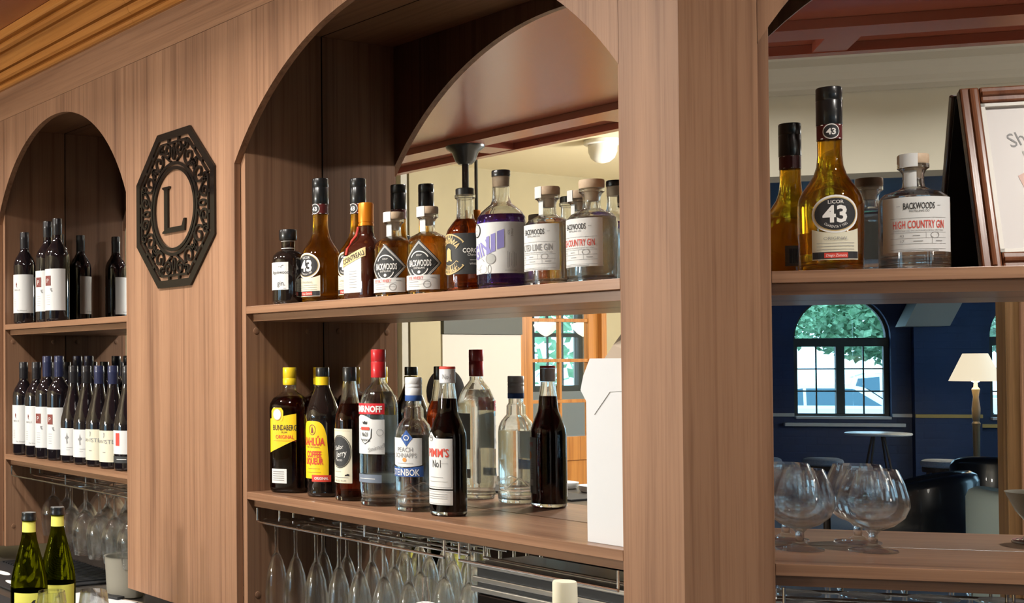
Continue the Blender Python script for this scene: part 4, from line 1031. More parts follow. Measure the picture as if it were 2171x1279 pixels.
# spiced rum, cream label
PSJ = [(0.029, 0), (0.0315, 0.003), (0.032, 0.010), (0.032, 0.168), (0.0305, 0.180), (0.0250, 0.196), (0.0195, 0.210), (0.0175, 0.224), (0.0155, 0.240), (0.0140, 0.249), (0.0140, 0.252)]
t = bottle('rum_bottle', 'spiced rum bottle with cream label and round black badge', (0.279, 0.109, ZL), PSJ, [(0.0142, 0.2522), (0.0146, 0.254), (0.0146, 0.280), (0.0138, 0.282)], 'glass', 'cap_black', R(20), None, inset(PSJ, 0.0027, 0.205), M['spiced'], GL)
lb = label(t, 0.032, -80, 40, 0.038, 0.152, 'paper_cream')
lettering(lb, [(disc(0.0245, 0.0325), 1, -0.006, 0.104, 'slate_label'), (disc(0.027, 0.035, 0.95), 1, -0.006, 0.104, 'slate_label'), (rect(0.06, 0.0005), 1, -0.012, 0.148, 'ink_gold'), (rect(0.045, 0.001), 1, -0.008, 0.050, 'ink_grey'), (poly2([(0, 0), (10, 0), (10, 4), (6, 5), (4, 3), (2, 3)]), 0.001, 0.006, 0.053, 'ink'), (rect(0.024, 0.0006), 1, -0.014, 0.062, 'ink_grey'), ('SPICED RUM', 0.004, -0.006, 0.043, 'ink_grey')], cyl_map(0.032, 0, 0, 0.0009))
lettering(lb, [('Sailor', 0.0095, -0.008, 0.113, 'ink_white', dict(rot=0.2, shear=0.25, xs=0.75)), ('Jerry', 0.0125, -0.003, 0.100, 'ink_white', dict(rot=0.2, shear=0.25, xs=0.75)), ('SPICED', 0.0035, -0.006, 0.086, 'ink_white')], cyl_map(0.032, 0, 0, 0.0014))
# vodka with red cap
PSM = [(0.034, 0), (0.0375, 0.003), (0.0385, 0.010), (0.0365, 0.018), (0.0380, 0.026), (0.0395, 0.034), (0.0395, 0.195), (0.0385, 0.207), (0.0340, 0.222), (0.0265, 0.236), (0.0185, 0.246), (0.0145, 0.252), (0.0140, 0.260)]
t = bottle('vodka_bottle', 'tall clear vodka bottle with bright red cap', (0.3847, 0.102, ZL), PSM, [(0.0148, 0.2605), (0.0152, 0.262), (0.0152, 0.292), (0.0146, 0.293), (0.0152, 0.294), (0.0152, 0.316), (0.0144, 0.318)], 'glass', 'red_cap', R(22), None, inset(PSM, 0.0027, 0.232, 0.014), M['gin'], GL)
l1 = label(t, 0.0395, -66, 46, 0.1865, 0.2085, 'smirn_red', 'name_label', 0.0006)
lettering(l1, [('SMIRNOFF', 0.0125, R(-8) * 0.0395, 0.1975, 'ink_white', dict(xs=0.80, bold=0.04, maxw=0.066))], cyl_map(0.0395, 0, 0, 0.0012))
lb = label(t, 0.0395, -66, 46, 0.106, lambda q: 0.176 + 0.009 * math.sin(PI * min(1, q * 1.5)) , 'paper')
f = cyl_map(0.0395, 0, 0, 0.0010)
lettering(lb, [(poly2([(-14, 10), (14, 10), (13, -6), (8, -13), (0, -18), (-8, -13), (-13, -6)]), 0.00115, -0.010, 0.146, 'ink'), ], f, 'badge_print')
lettering(lb, [(poly2([(-12.6, 8.6), (12.6, 8.6), (11.6, -5.4), (7, -12), (0, -16.4), (-7, -12), (-11.6, -5.4)]), 0.00115, -0.010, 0.146, 'paper')], cyl_map(0.0395, 0, 0, 0.0013), 'badge_print')
lettering(lb, [('No21', 0.0080, -0.010, 0.146, 'ink', dict(xs=0.65, bold=0.02)), ('VODKA', 0.0045, -0.009, 0.134, 'ink', dict(bold=0.02)), (rect(0.022, 0.006), 1, -0.010, 0.1575, 'ink_red'), (poly2([(-5, 0), (5, 0), (7, 6), (3.5, 4), (0, 7), (-3.5, 4), (-7, 6)]), 0.00095, -0.010, 0.1665, 'ink'), ('Smirnoff', 0.0085, 0.013, 0.119, 'ink_grey', dict(rot=0.32, shear=0.35, xs=0.9)), (disc(0.0068, 0.0068, 0.88), 1, 0.022, 0.150, 'ink_grey')], cyl_map(0.0395, 0, 0, 0.0016))
l3 = label(t, 0.0395, -60, 36, 0.048, 0.0645, 'vodka_strip', 'lower_label', 0.0006)
lettering(l3, [(rect(0.04, 0.0010), 1, -0.008, 0.056, 'ink_white')], cyl_map(0.0395, 0, 0, 0.0010))
label(t, 0.0395, 130, 235, 0.106, 0.182, 'frost', 'back_label', 0.0006); label(t, 0.0395, 130, 235, 0.045, 0.064, 'frost', 'back_label', 0.0006)
# peach schnapps, white cap
PPS = [(0.033, 0), (0.0365, 0.003), (0.0375, 0.010), (0.0375, 0.022), (0.0350, 0.030), (0.0365, 0.040), (0.0365, 0.145), (0.0350, 0.157), (0.0305, 0.168), (0.0235, 0.177), (0.0195, 0.182), (0.0190, 0.200), (0.0165, 0.2035), (0.0150, 0.206), (0.0150, 0.2165)]
t = bottle('schnapps_bottle', 'clear schnapps bottle with white screw cap and blue name band', (0.4977, 0.0985, ZL), PPS, [(0.0160, 0.2265), (0.0164, 0.228), (0.0164, 0.240), (0.0158, 0.241), (0.0164, 0.242), (0.0164, 0.247), (0.0158, 0.248), (0.0164, 0.249), (0.0164, 0.260), (0.0155, 0.262)], 'glass', 'white_cap', R(36), None, inset(PPS, 0.0027, 0.150, 0.026), M['gin'], GL)
part('cap_band', lathe(B(), [(0.0163, 0.2155), (0.0166, 0.216), (0.0166, 0.2262)], 28), 'ink_blue', t, True)
lb = label(t, 0.0365, -75, 38, lambda q: 0.0915 - 0.004 * math.sin(PI * q), 0.144, 'paper')
lettering(lb, [('PEACH', 0.0095, R(-16) * 0.0365, 0.1215, 'ink_grey', dict(xs=0.85)), ('SCHNAPPS', 0.0090, R(-16) * 0.0365, 0.1105, 'ink_grey', dict(xs=0.8, maxw=0.048)), (disc(0.0042, 0.0042), 1, R(-16) * 0.0365, 0.1015, 'ink_orange'), (rect(0.035, 0.0006), 1, -0.010, 0.0945, 'ink_grey')], cyl_map(0.0365, 0, 0, 0.0010))
lettering(lb, [(poly2([(0, 14), (11, 0), (0, -15), (-11, 0)]), 0.0011, -0.006, 0.1440, 'ink_blue')], cyl_map(0.0365, 0, 0, 0.0012), 'badge_print')
lettering(lb, [(disc(0.0055, 0.0050, 0.75), 1, -0.006, 0.1445, 'ink_white'), (rect(0.008, 0.001), 1, -0.006, 0.1400, 'ink_white')], cyl_map(0.0365, 0, 0, 0.0017), 'badge_print')
l2 = label(t, 0.0365, -78, 42, lambda q: 0.068 + 0.001 * q, lambda q: 0.0885 - 0.004 * math.sin(PI * q) + 0.002 * q, 'ink_blue', 'name_band', 0.0012)
lettering(l2, [('STEINBOK', 0.0130, R(-18) * 0.0365, 0.0775, 'ink_white', dict(xs=0.72, bold=0.01, maxw=0.066))], cyl_map(0.0365, 0, 0, 0.0018))
bm = B(); zig = []
for i in range(49):
    a = 2 * PI * i / 48; zz = 0.042 + 0.012 * (abs(((i % 12) / 6.0) - 1) * 2 - 1)
    zig.append(((0.0372) * math.sin(a), -(0.0372) * math.cos(a), zz))
part('mountain_relief', tube(B(), zig[:-1], 0.0016, 6, close=True), 'glass_hang', t, True)
# fruit cup, dark red
PPI = [(0.0315, 0), (0.0345, 0.003), (0.035, 0.009), (0.035, 0.146), (0.0335, 0.158), (0.0270, 0.176), (0.0205, 0.192), (0.0185, 0.204), (0.0175, 0.222), (0.0150, 0.240), (0.0140, 0.249), (0.0140, 0.251)]
t = bottle('fruit_cup_bottle', 'dark red fruit cup bottle with white label and white cap', (0.5908, 0.103, ZL), PPI, [(0.0148, 0.2515), (0.0152, 0.253), (0.0152, 0.278)], 'glass', 'white_cap', R(28), None, inset(PPI, 0.0027, 0.222), M['pimm'], GL)
part('cap_top', lathe(B(), [(0.0153, 0.2782), (0.0153, 0.2815), (0.0146, 0.283)], 28), 'ink_red', t, True)
lettering(part('cap_print', lathe(B(), [(0.01525, 0.2535), (0.01525, 0.2775)], 28, cap0=False, cap1=False), 'white_cap', t, True), [('No1', 0.010, 0.004, 0.264, 'ink_grey', dict(xs=0.7)), ('No1', 0.010, -0.030, 0.264, 'ink_grey', dict(xs=0.7))], cyl_map(0.0152, 0, 0, 0.0012))
lb = label(t, 0.035, -78, 34, 0.052, lambda q: 0.147 + 0.012 * math.exp(-((q - 0.34) / 0.11) ** 2), 'paper')
fz = cyl_map(0.035, 0, 0, 0.0010)
lettering(lb, [("PIMM'S", 0.0160, R(-16) * 0.035, 0.1205, 'ink_red', dict(xs=0.72, bold=0.015, maxw=0.055)), ('No1', 0.0150, R(-16) * 0.035, 0.1000, 'ink', dict(xs=0.55)), (rect(0.012, 0.0005), 1, 0.006, 0.100, 'ink_grey'), (disc(0.0058, 0.0058, 0.8), 1, R(-40) * 0.035, 0.1475, 'ink_grey'), (poly2([(-4, 0), (4, 0), (5, 5), (2, 3), (0, 6), (-2, 3), (-5, 5)]), 0.0008, R(-40) * 0.035, 0.147, 'ink_grey'),
               (rect(0.040, 0.0006), 1, -0.008, 0.066, 'ink_grey'), (rect(0.030, 0.0006), 1, -0.012, 0.074, 'ink_grey'), (rect(0.0005, 0.090), 1, 0.0182, 0.101, 'ink_grey'), (rect(0.062, 0.0005), 1, -0.012, 0.0555, 'ink_grey')], fz)
l2 = label(t, 0.035, -78, 34, 0.022, 0.0495, 'paper', 'lower_label')
lettering(l2, [(rect(0.046, 0.0008), 1, -0.012, 0.042 - 0.004 * i, 'ink_grey') for i in range(3)] + [(rect(0.060, 0.0005), 1, -0.012, 0.047, 'ink_grey'), (rect(0.060, 0.0005), 1, -0.012, 0.0245, 'ink_grey')], fz)
lb = label(t, 0.035, 150, 228, 0.028, 0.140, 'paper_grey', 'back_label')
lettering(lb, [("PIMM'S", 0.010, R(188) * 0.035, 0.126, 'ink_red', dict(xs=0.7)), (disc(0.009, 0.009), 1, R(188) * 0.035, 0.104, 'ink_orange'), (rect(0.030, 0.012), 1, R(188) * 0.035, 0.050, 'ink_white'), (barcode(0.018, 0.014), 1, R(184) * 0.035, 0.036, 'ink')] + [(rect(0.034, 0.0008), 1, R(188) * 0.035, 0.088 - 0.005 * i, 'ink_grey') for i in range(5)], fz)

# white carton with folded top
t = thing('carton', 'tall white card carton with folded flaps at the right end of the lower shelf', 'carton', (0.985, 0.045, ZL))
part('body', box(B(), 0, 0.090, 0, 0.085, 0, 0.262, 0.001), 'card_white', t)
bm = B()      # front flap standing up, ears bent out
prism(bm, [(-0.010, 0.245), (-0.001, 0.231), (0.018, 0.206), (0.050, 0.243), (0.0895, 0.246), (0.0895, 0.296), (0.010, 0.296), (-0.004, 0.268)], -0.0012, -0.0002)
part('front_flap', bm, 'card_white', t)
bm = B()
v_ = [bm.verts.new(p) for p in ((-0.003, 0.004, 0.262), (0.092, 0.004, 0.262), (0.092, 0.03, 0.296), (0.012, 0.03, 0.296), (0.001, 0.085, 0.262), (0.092, 0.085, 0.262), (0.092, 0.070, 0.345), (0.060, 0.066, 0.350), (0.022, 0.062, 0.340), (0.008, 0.055, 0.318))]
bm.faces.new((v_[0], v_[1], v_[2], v_[3])); bm.faces.new((v_[4], v_[0], v_[3], v_[9])); bm.faces.new((v_[3], v_[2], v_[6], v_[7], v_[8], v_[9])); bm.faces.new((v_[4], v_[9], v_[8], v_[7], v_[6], v_[5])); bm.faces.new((v_[1], v_[5], v_[6], v_[2])); bm.faces.new((v_[0], v_[4], v_[5], v_[1]))
part('top_fold', bm, 'card_brown', t)

# ---------------------------------------------------------------- wine bottles
BOR = [(0.030, 0), (0.0345, 0.003), (0.036, 0.010), (0.036, 0.188), (0.0345, 0.200), (0.0290, 0.214), (0.0210, 0.226), (0.0155, 0.237), (0.0140, 0.250), (0.0135, 0.296)]
TALL = [(0.032, 0), (0.0365, 0.003), (0.0375, 0.010), (0.0375, 0.196), (0.0365, 0.208), (0.0310, 0.222), (0.0225, 0.234), (0.0160, 0.244), (0.0140, 0.256), (0.0135, 0.314)]
BUR = [(0.032, 0), (0.0375, 0.003), (0.039, 0.010), (0.039, 0.118), (0.0375, 0.132), (0.0320, 0.156), (0.0240, 0.186), (0.0175, 0.212), (0.0145, 0.232), (0.0138, 0.286)]
def wine(kind, lab, loc, rz=R(40), group='wine bottles on the lower left shelf'):
    prof_, H = {'A': (BOR, 0.298), 'C': (TALL, 0.316), 'B': (TALL, 0.315), 'D': (BUR, 0.286), 'E': (BUR, 0.286), 'F': (BUR, 0.286)}[kind]
    rr = prof_[3][0]
    ch = {'A': 0.062, 'C': 0.072, 'B': 0.050, 'D': 0.052, 'E': 0.052, 'F': 0.052}[kind]
    cm = {'A': 'winecap', 'C': 'winecap_blue', 'B': 'winecap', 'D': 'winecap', 'E': 'winecap_blue', 'F': 'winecap'}[kind]
    t = bottle('wine_bottle', lab, loc, prof_, [(0.0142, H - ch), (0.0146, H - ch + 0.001), (0.0146, H - 0.024), (0.0152, H - 0.022), (0.0152, H - 0.014), (0.0146, H - 0.012), (0.0150, H - 0.004), (0.0140, H)], 'winebottle', cm, rz, None, None, None, group, cap_name='capsule', seg=36)
    f = cyl_map(rr, 0, 0, 0.0010)
    if kind == 'A':
        part('capsule_ring', lathe(B(), [(0.0149, H - ch), (0.0149, H - ch + 0.002)], 24), 'ink_white', t)
        lb = label(t, rr, -80, 80, 0.036, 0.160, 'paper')
        lettering(lb, [('BELLS', 0.0055, -0.010, 0.110, 'ink_grey', dict(xs=1.2)), (poly2([(0, 10), (3, 4), (1, -2), (4, -9), (-1, -3), (-2, 4)]), 0.001, -0.012, 0.125, 'ink_brown'), ('The Vineyard', 0.0045, 0.006, 0.044, 'ink_grey', dict(shear=0.2))] + [(rect(0.010, 0.0007), 1, -0.018, 0.080 - 0.006 * i, 'ink_grey') for i in range(5)], f)
        lb = label(t, rr, 150, 230, 0.036, 0.130, 'paper_grey', 'back_label')  # grey stands in for shade on the side facing the mirror
        lettering(lb, [(barcode(0.016, 0.014), 1, R(185) * rr, 0.055, 'ink')], f, 'barcode_print')
    elif kind in 'BC':
        lb = label(t, rr, -80, 66, 0.034, 0.160, 'paper')
        lettering(lb, [(rect(0.024, 0.030), 1, -0.016, 0.124, 'ink_brown'), (poly2([(-5, 5), (3, 5), (1, 0), (5, -5), (0, -6), (-3, -2)]), 0.001, -0.002, 0.096, 'ink_grey')] + [(rect(0.014, 0.0007), 1, -0.014, 0.080 - 0.007 * i, 'ink_grey') for i in range(5)], f)
        lettering(lb, [('P', 0.014, -0.016, 0.124, 'paper')], cyl_map(rr, 0, 0, 0.0015))
    elif kind == 'D':
        lb = label(t, rr, -80, 80, 0.022, 0.102, 'paper')
        lettering(lb, [(poly2([(0, 16), (2, 8), (6, 3), (1, -2), (3, -12), (-1, -14), (-2, -3), (-6, 2), (-2, 6)]), 0.0011, -0.004, 0.072, 'ink_grey'), (rect(0.018, 0.0009), 1, 0.004, 0.046, 'ink_grey'), (rect(0.012, 0.0007), 1, 0.0, 0.039, 'ink_grey')], f)
    elif kind == 'E':
        lb = label(t, rr, -80, 84, 0.019, 0.106, 'paper_cream')
        lettering(lb, [('GIANT', 0.0095, -0.026, 0.076, 'ink_grey', dict(xs=1.0)), ('STEPS', 0.0115, 0.014, 0.076, 'ink_grey', dict(xs=1.15)), (poly2([(-2, 8), (2, 6), (1, -4), (-2, -8), (-1, 0)]), 0.001, -0.012, 0.093, 'ink_grey'), (rect(0.012, 0.001), 1, 0.026, 0.061, 'ink_grey'), (rect(0.010, 0.0016), 1, -0.012, 0.046, 'ink_grey')], f)
    else:
        lb = label(t, rr, -70, 70, 0.046, 0.110, 'paper')
        lettering(lb, [(rect(0.014, 0.034), 1, -0.016, 0.086, 'ink_red')], f)
        l2 = label(t, rr, -90, 80, 0.022, 0.040, 'slate_label', 'lower_label')
        lettering(l2, [(rect(0.030, 0.0018), 1, -0.004, 0.032, 'ink_white')], f)
    return t
GA = 'wine bottles on the upper left shelf'
wine('A', 'dark wine bottle with pale ring round its neck, leftmost on the upper left shelf', (-1.3768, 0.068, ZU), group=GA)
wine('B', 'tall dark wine bottle with brown square on its label, left of the upper pair', (-1.189, 0.066, ZU), group=GA)
wine('B', 'tall dark wine bottle with brown square on its label, right of the upper pair', (-1.104, 0.060, ZU), group=GA)
wine('A', 'ring-necked dark wine bottle standing against the mirror behind the tall upper pair', (-1.3835, 0.196, ZU), group=GA)
LOWROW = [('A', 47, -1.369, 'white-labelled dark wine bottle, first from the left on the lower left shelf'), ('A', 74, -1.266, 'white-labelled dark wine bottle, second from the left on the lower left shelf'),
          ('C', 97, -1.182, 'tall blue-capped wine bottle with brown square, third from the left on the lower shelf'), ('C', 123, -1.094, 'tall blue-capped wine bottle with brown square, fourth from the left on the lower shelf'),
          ('D', 155, -0.992, 'sloping-shouldered wine bottle with white label, fifth in the lower row'), ('D', 182, -0.903, 'sloping-shouldered wine bottle with white label, sixth in the lower row'),
          ('E', 206, -0.820, 'blue-capped wine bottle with cream label, left one of the two'), ('E', 236, -0.733, 'blue-capped wine bottle with cream label, right one of the two'),
          ('F', 265, -0.645, 'wine bottle with red motif on its label, half hidden by the wide panel')]
for k_, px_, x_, lab_ in LOWROW: wine(k_, lab_, (x_, 0.060, ZL))
for k_, x_, lab_ in (('A', -1.355, 'dark wine bottle in the rear row, first from the left'), ('A', -1.269, 'dark wine bottle in the rear row, second from the left'), ('C', -1.186, 'tall blue-capped wine bottle in the rear row, left of two'), ('C', -1.105, 'tall blue-capped wine bottle in the rear row, right of two')):
    wine(k_, lab_, (x_, 0.166, ZL), group='rear row of wine bottles on the lower left shelf')

# ---------------------------------------------------------------- hanging glasses and their racks
FLUTE = [(0.031, 0.0), (0.0305, -0.0015), (0.012, -0.004), (0.0050, -0.008), (0.0038, -0.020), (0.0036, -0.062), (0.0055, -0.072), (0.0125, -0.086), (0.0200, -0.110), (0.0245, -0.140), (0.0260, -0.165), (0.0250, -0.195), (0.0225, -0.222)]
WINEG = [(0.034, 0.0), (0.0335, -0.0015), (0.014, -0.004), (0.0055, -0.009), (0.0042, -0.022), (0.0042, -0.058), (0.0070, -0.070), (0.0200, -0.084), (0.0330, -0.103), (0.0400, -0.128), (0.0395, -0.150), (0.0350, -0.180), (0.0315, -0.200)]
def hang_glass(name, prof_, loc, lab, group):
    t = tag(part(name, lathe(B(), shell(prof_, 0.0012, 6), 36), 'glass_hang', None, True, 60, loc), lab, 'glass', group)
    return t
fl = None
FL = [(0.072, 0.060), (0.146, 0.060), (0.229, 0.055), (0.309, 0.055), (0.372, 0.060), (0.449, 0.060), (0.525, 0.060), (0.118, 0.155), (0.205, 0.155), (0.290, 0.155), (0.365, 0.155), (0.440, 0.160), (0.512, 0.160), (0.585, 0.158)]
ORD = ['first', 'second', 'third', 'fourth', 'fifth', 'sixth', 'seventh']
for i, (x, y) in enumerate(FL):
    row = 'front' if i < 7 else 'rear'
    lab_ = 'champagne flute hanging upside down, %s from left in the %s row' % (ORD[i % 7], row)
    if fl is None: fl = hang_glass('champagne_flute', FLUTE, (x, y, 1.160), lab_, 'flutes hanging under the middle shelf')
    else: dup(fl, (x, y, 1.160), label=lab_)
wg = None
WG = [(-1.000, 0.055), (-0.905, 0.055), (-0.810, 0.055), (-0.715, 0.055), (-0.620, 0.055), (-1.340, 0.150), (-1.235, 0.150), (-1.105, 0.155), (-0.960, 0.155), (-0.840, 0.155), (-0.720, 0.155)]
for i, (x, y) in enumerate(WG):
    row = 'front' if i < 5 else 'rear'
    lab_ = 'hanging wine glass of the left bay, %s from left in the %s row' % (ORD[i if i < 5 else i - 5], row)
    if wg is None: wg = hang_glass('wine_glass', WINEG, (x, y, 1.158), lab_, 'wine glasses hanging in the left bay')
    else: dup(wg, (x, y, 1.158), label=lab_)
for i in range(8):
    u, v = 0.175 + 0.092 * (i % 4), (0.06, 0.155)[i // 4]
    dup(wg, (*RB(u, v), 1.158), label='wine glass hanging under the corner shelf, %s from left, %s row' % (ORD[i % 4], ('front', 'rear')[i // 4]), group='wine glasses hanging under the corner shelf')
def rack(lab, root_loc, rz, x0, x1, ys, name='glass_rack'):
    t = thing(name, lab, 'glass rack', root_loc, rz, 'chrome glass racks under the shelves')
    zt, zr = ZL - 2 * TS - 0.001, 1.154
    for y in ys:
        part('rail', tube(B(), [(x0, y, zr), (x1, y, zr)], 0.0028), 'chrome', t, True)
        n = max(2, int((x1 - x0) / 0.30) + 1)
        for i in range(n):
            x = x0 + (x1 - x0) * i / (n - 1)
            part('hanger', tube(B(), [(x, y, zt), (x, y, zr + 0.003)], 0.0022), 'chrome', t, True)
    return t
rack('chrome wire glass rack holding flutes under the middle shelf', (0, 0, 0), 0, 0.040, 0.66, (0.030, 0.090, 0.128, 0.186))
rack('empty chrome wire rack at the right of the middle bay', (0, 0, 0), 0, 0.70, 1.06, (0.030, 0.090))
rack('chrome wire glass rack holding wine glasses in the left bay', (0, 0, 0), 0, -1.38, -0.56, (0.022, 0.088, 0.120, 0.190))
rack('chrome wire glass rack under the corner shelf', (XK, 0, 0), PI / 4, 0.135, 1.06, (0.026, 0.094, 0.122, 0.190))

# ---------------------------------------------------------------- corner shelf: brandy glasses, poster, bowl
BR = [(0.0345, 0.0), (0.0340, 0.002), (0.014, 0.006), (0.0065, 0.012), (0.0060, 0.026), (0.011, 0.032), (0.028, 0.039), (0.043, 0.052), (0.0500, 0.068), (0.0490, 0.082), (0.0430, 0.104), (0.0345, 0.124)]
for u, v, w_ in ((0.287, 0.186, 'right'), (0.184, 0.178, 'left')):
    tag(part('brandy_glass', lathe(B(), shell(BR, 0.0013, 5), 44), 'glass_hang', None, True, 60, (*RB(u, v), ZL + 0.0004)), 'empty brandy balloon glass on the corner shelf, the %s one of two' % w_, 'glass', 'brandy glasses on the corner shelf')
# framed poster leaning on the mirror: local x along, y out of the picture
PB, PT = 0.115, D - 0.024
ang = math.atan2(PT - PB, 0.288)
fr_ = thing('framed_poster', 'red-brown framed poster leaning against the corner mirror', 'framed poster', (*RB(0.418, PB), ZU + 0.003), PI / 4)
fr_.rotation_euler = (-ang, 0, PI / 4)
Wf, Hf, fwid = 0.30, 0.296, 0.026
for nm, x0, x1, z0, z1 in (('frame_side', 0, fwid, 0, Hf), ('frame_side', Wf - fwid, Wf, 0, Hf), ('frame_rail', fwid + 0.0003, Wf - fwid - 0.0003, 0, fwid), ('frame_rail', fwid + 0.0003, Wf - fwid - 0.0003, Hf - fwid, Hf)):
    fp = part(nm, box(B(), x0, x1, 0, 0.018, z0, z1, 0.003), 'frame_wood', fr_)
    if nm == 'frame_side': part('frame_bead', tube(B(), [((x0 + x1) / 2 + 0.002, -0.001, z0 + 0.004), ((x0 + x1) / 2 + 0.002, -0.001, z1 - 0.004)], 0.004), 'frame_wood', fp, True)
    else: part('frame_bead', tube(B(), [(x0 + 0.002, -0.001, (z0 + z1) / 2), (x1 - 0.002, -0.001, (z0 + z1) / 2)], 0.004), 'frame_wood', fp, True)
sl = B(); i0, i1 = fwid + 0.0005, 0.0055
for a in ((i0, i0 + i1, i0, Hf - i0), (Wf - i0 - i1, Wf - i0, i0, Hf - i0), (i0, Wf - i0, i0, i0 + i1), (i0, Wf - i0, Hf - i0 - i1, Hf - i0)): box(sl, a[0], a[1], 0.004, 0.010, a[2], a[3])
part('silver_slip', sl, 'silver_slip', fr_)
ps = part('poster', box(B(), fwid, Wf - fwid, 0.0105, 0.013, fwid, Hf - fwid), 'poster', fr_)
part('backing', box(B(), 0.004, Wf - 0.004, 0.0185, 0.022, 0.004, Hf - 0.004), 'dark', fr_)
lettering(ps, [('Shall', 0.024, 0.079, 0.214, 'ink_grey', dict(rot=0.28, xs=0.75)), ('Don', 0.026, 0.098, 0.184, 'paper_grey', dict(rot=0.25, xs=0.75))], lambda X, Y: (X, 0.0100, Y))
lettering(ps, [(poly2([(0, 0), (9, 5), (18, 5), (18, -40), (10, -26), (3, -10)]), 0.003, 0.064, 0.150, 'poster_pink')], lambda X, Y: (X, 0.0101, Y), 'print')
t = thing('dish', 'pale footed dish at the right edge of the corner shelf', 'dish', (*RB(0.560, 0.120), ZL + 0.0042))
part('bowl', lathe(B(), [(0.022, 0.0), (0.022, 0.004), (0.012, 0.012), (0.016, 0.024), (0.032, 0.045), (0.046, 0.075), (0.047, 0.076), (0.044, 0.075), (0.030, 0.048), (0.012, 0.028)], 36), 'frosted_plastic', t, True, 50)
t = thing('coaster', 'round coaster with brown rings under the pale dish', 'coaster', (*RB(0.560, 0.120), ZL + 0.0003))
part('disc', lathe(B(), [(0.038, 0.0), (0.038, 0.003)], 36), 'card_brown', t)
part('ring_print', annulus(B(), 0.037, 0.032, 0, 0.0004, 40), 'ink_brown', t, loc=(0, 0, 0.0034)).rotation_euler = (PI / 2, 0, 0)
part('ring_print', annulus(B(), 0.028, 0.025, 0, 0.0004, 40), 'ink_brown', t, loc=(0, 0, 0.0034)).rotation_euler = (PI / 2, 0, 0)

# ---------------------------------------------------------------- black appliance in the middle niche
t = thing('glass_washer', 'black glass-fronted appliance with steel top edge under the middle shelf', 'appliance', (0.715, 0.045, ZCT))
part('housing', box(B(), 0, 0.355, 0.012, 0.145, 0.006, 0.268, 0.004), 'rubber', t)
part('door', box(B(), 0.012, 0.343, 0.002, 0.0115, 0.012, 0.222, 0.003), 'black_gloss', t)
part('steel_trim', box(B(), -0.003, 0.358, 0.0, 0.0115, 0.2245, 0.2345, 0.002), 'steel', t)
part('steel_trim', box(B(), -0.003, 0.358, 0.004, 0.0115, 0.242, 0.252, 0.002), 'steel', t)
part('steel_top', box(B(), -0.003, 0.358, 0.0, 0.148, 0.2685, 0.277, 0.002), 'steel', t)
hn = [(0.095 + 0.05 * math.cos(a), -0.004, 0.14 + 0.07 * math.sin(a)) for a in [R(100 + 9 * i) for i in range(15)]]
part('handle', tube(B(), hn, 0.004), 'steel', t, True)
for x in (0.03, 0.325):
    for y in (0.03, 0.125): part('foot', lathe(B(), [(0.012, 0.0), (0.010, 0.006)], 12, cx=x, cyy=y), 'rubber', t)

# ---------------------------------------------------------------- counter: sparkling wine, mats, clipboard, tumblers, pourers
SPK = [(0.038, 0), (0.0425, 0.004), (0.043, 0.012), (0.043, 0.120), (0.0415, 0.140), (0.0350, 0.170), (0.0265, 0.200), (0.0190, 0.228), (0.0155, 0.248), (0.0148, 0.270), (0.0165, 0.274), (0.0172, 0.279), (0.0155, 0.284), (0.0160, 0.288), (0.0140, 0.291)]
def sparkling(lab, loc, rz):
    t = bottle('sparkling_wine_bottle', lab, loc, SPK, [(0.0150, 0.2755), (0.0178, 0.2745), (0.0182, 0.280), (0.0165, 0.285), (0.0172, 0.288), (0.0165, 0.2925), (0.0150, 0.2925)], 'green_bottle', 'cap_black', rz, None, inset(SPK, 0.0027, 0.090, 0.006), M['olive_wine'], 'open sparkling wine bottles on the counter', cap_name='foil_collar')
    part('neck_label', lathe(B(), [(0.0160, 0.2475), (0.0152, 0.2735)], 30, cap0=False, cap1=False), 'lime_label', t, True)
    lb = label(t, 0.043, -60, 60, 0.030, 0.112, 'lime_label')
    lettering(lb, [(poly2([(-8, -4), (-3, 0), (2, 6), (7, 7), (5, 3), (8, -6), (3, -2), (-2, -5)]), 0.0013, 0.0, 0.088, 'ink'), (rect(0.04, 0.001), 1, 0, 0.05, 'ink')], cyl_map(0.043, 0, 0, 0.0010))
    label(t, 0.043, 100, 240, 0.030, 0.112, 'slate_label', 'back_label')
M['lime_label'] = pm('lime_yellow_label', (0.72, 0.70, 0.13), rough=0.5)
M['olive_wine'] = liquid('olive_dregs', (0.35, 0.34, 0.03), clear=0.2)
sparkling('open green sparkling wine bottle with yellow neck label, left one on the counter', (-0.285, -0.388, ZCT + 0.0003), R(75))
sparkling('open green sparkling wine bottle with yellow neck label, right one on the counter', (-0.352, -0.285, ZCT + 0.0003), R(70))
t = thing('bar_mat', 'black ribbed rubber bar mat with white lettering on the counter in the left bay', 'bar mat', (-1.02, -0.02, ZCT + 0.0003))
part('sheet', box(B(), -0.36, 0.16, -0.17, 0.22, 0, 0.006, 0.002), 'rubber', t)
bm = B()
for i in range(24): box(bm, -0.34 + 0.02 * i, -0.331 + 0.02 * i, 0.0, 0.205, 0.0062, 0.0105)
part('rib', bm, 'rubber', t)['kind'] = 'stuff'
bm = B()
for x, y, a, b in ((-0.02, -0.06, 0.055, 0.018), (0.05, -0.12, 0.06, 0.014), (-0.14, -0.08, 0.05, 0.016), (0.02, -0.02, 0.04, 0.012), (0.10, -0.05, 0.03, 0.012), (-0.10, -0.14, 0.05, 0.013), (0.11, -0.14, 0.035, 0.010)):
    prism_z(bm, [(x + a * math.cos(2 * PI * i / 16), y + b * math.sin(2 * PI * i / 16)) for i in range(16)], 0.0062, 0.0066)
part('printed_lettering', bm, 'ink_white', t)
t = thing('bar_mat', 'second black rubber bar mat beside the sparkling wine bottles', 'bar mat', (-0.72, -0.30, ZCT + 0.0003))
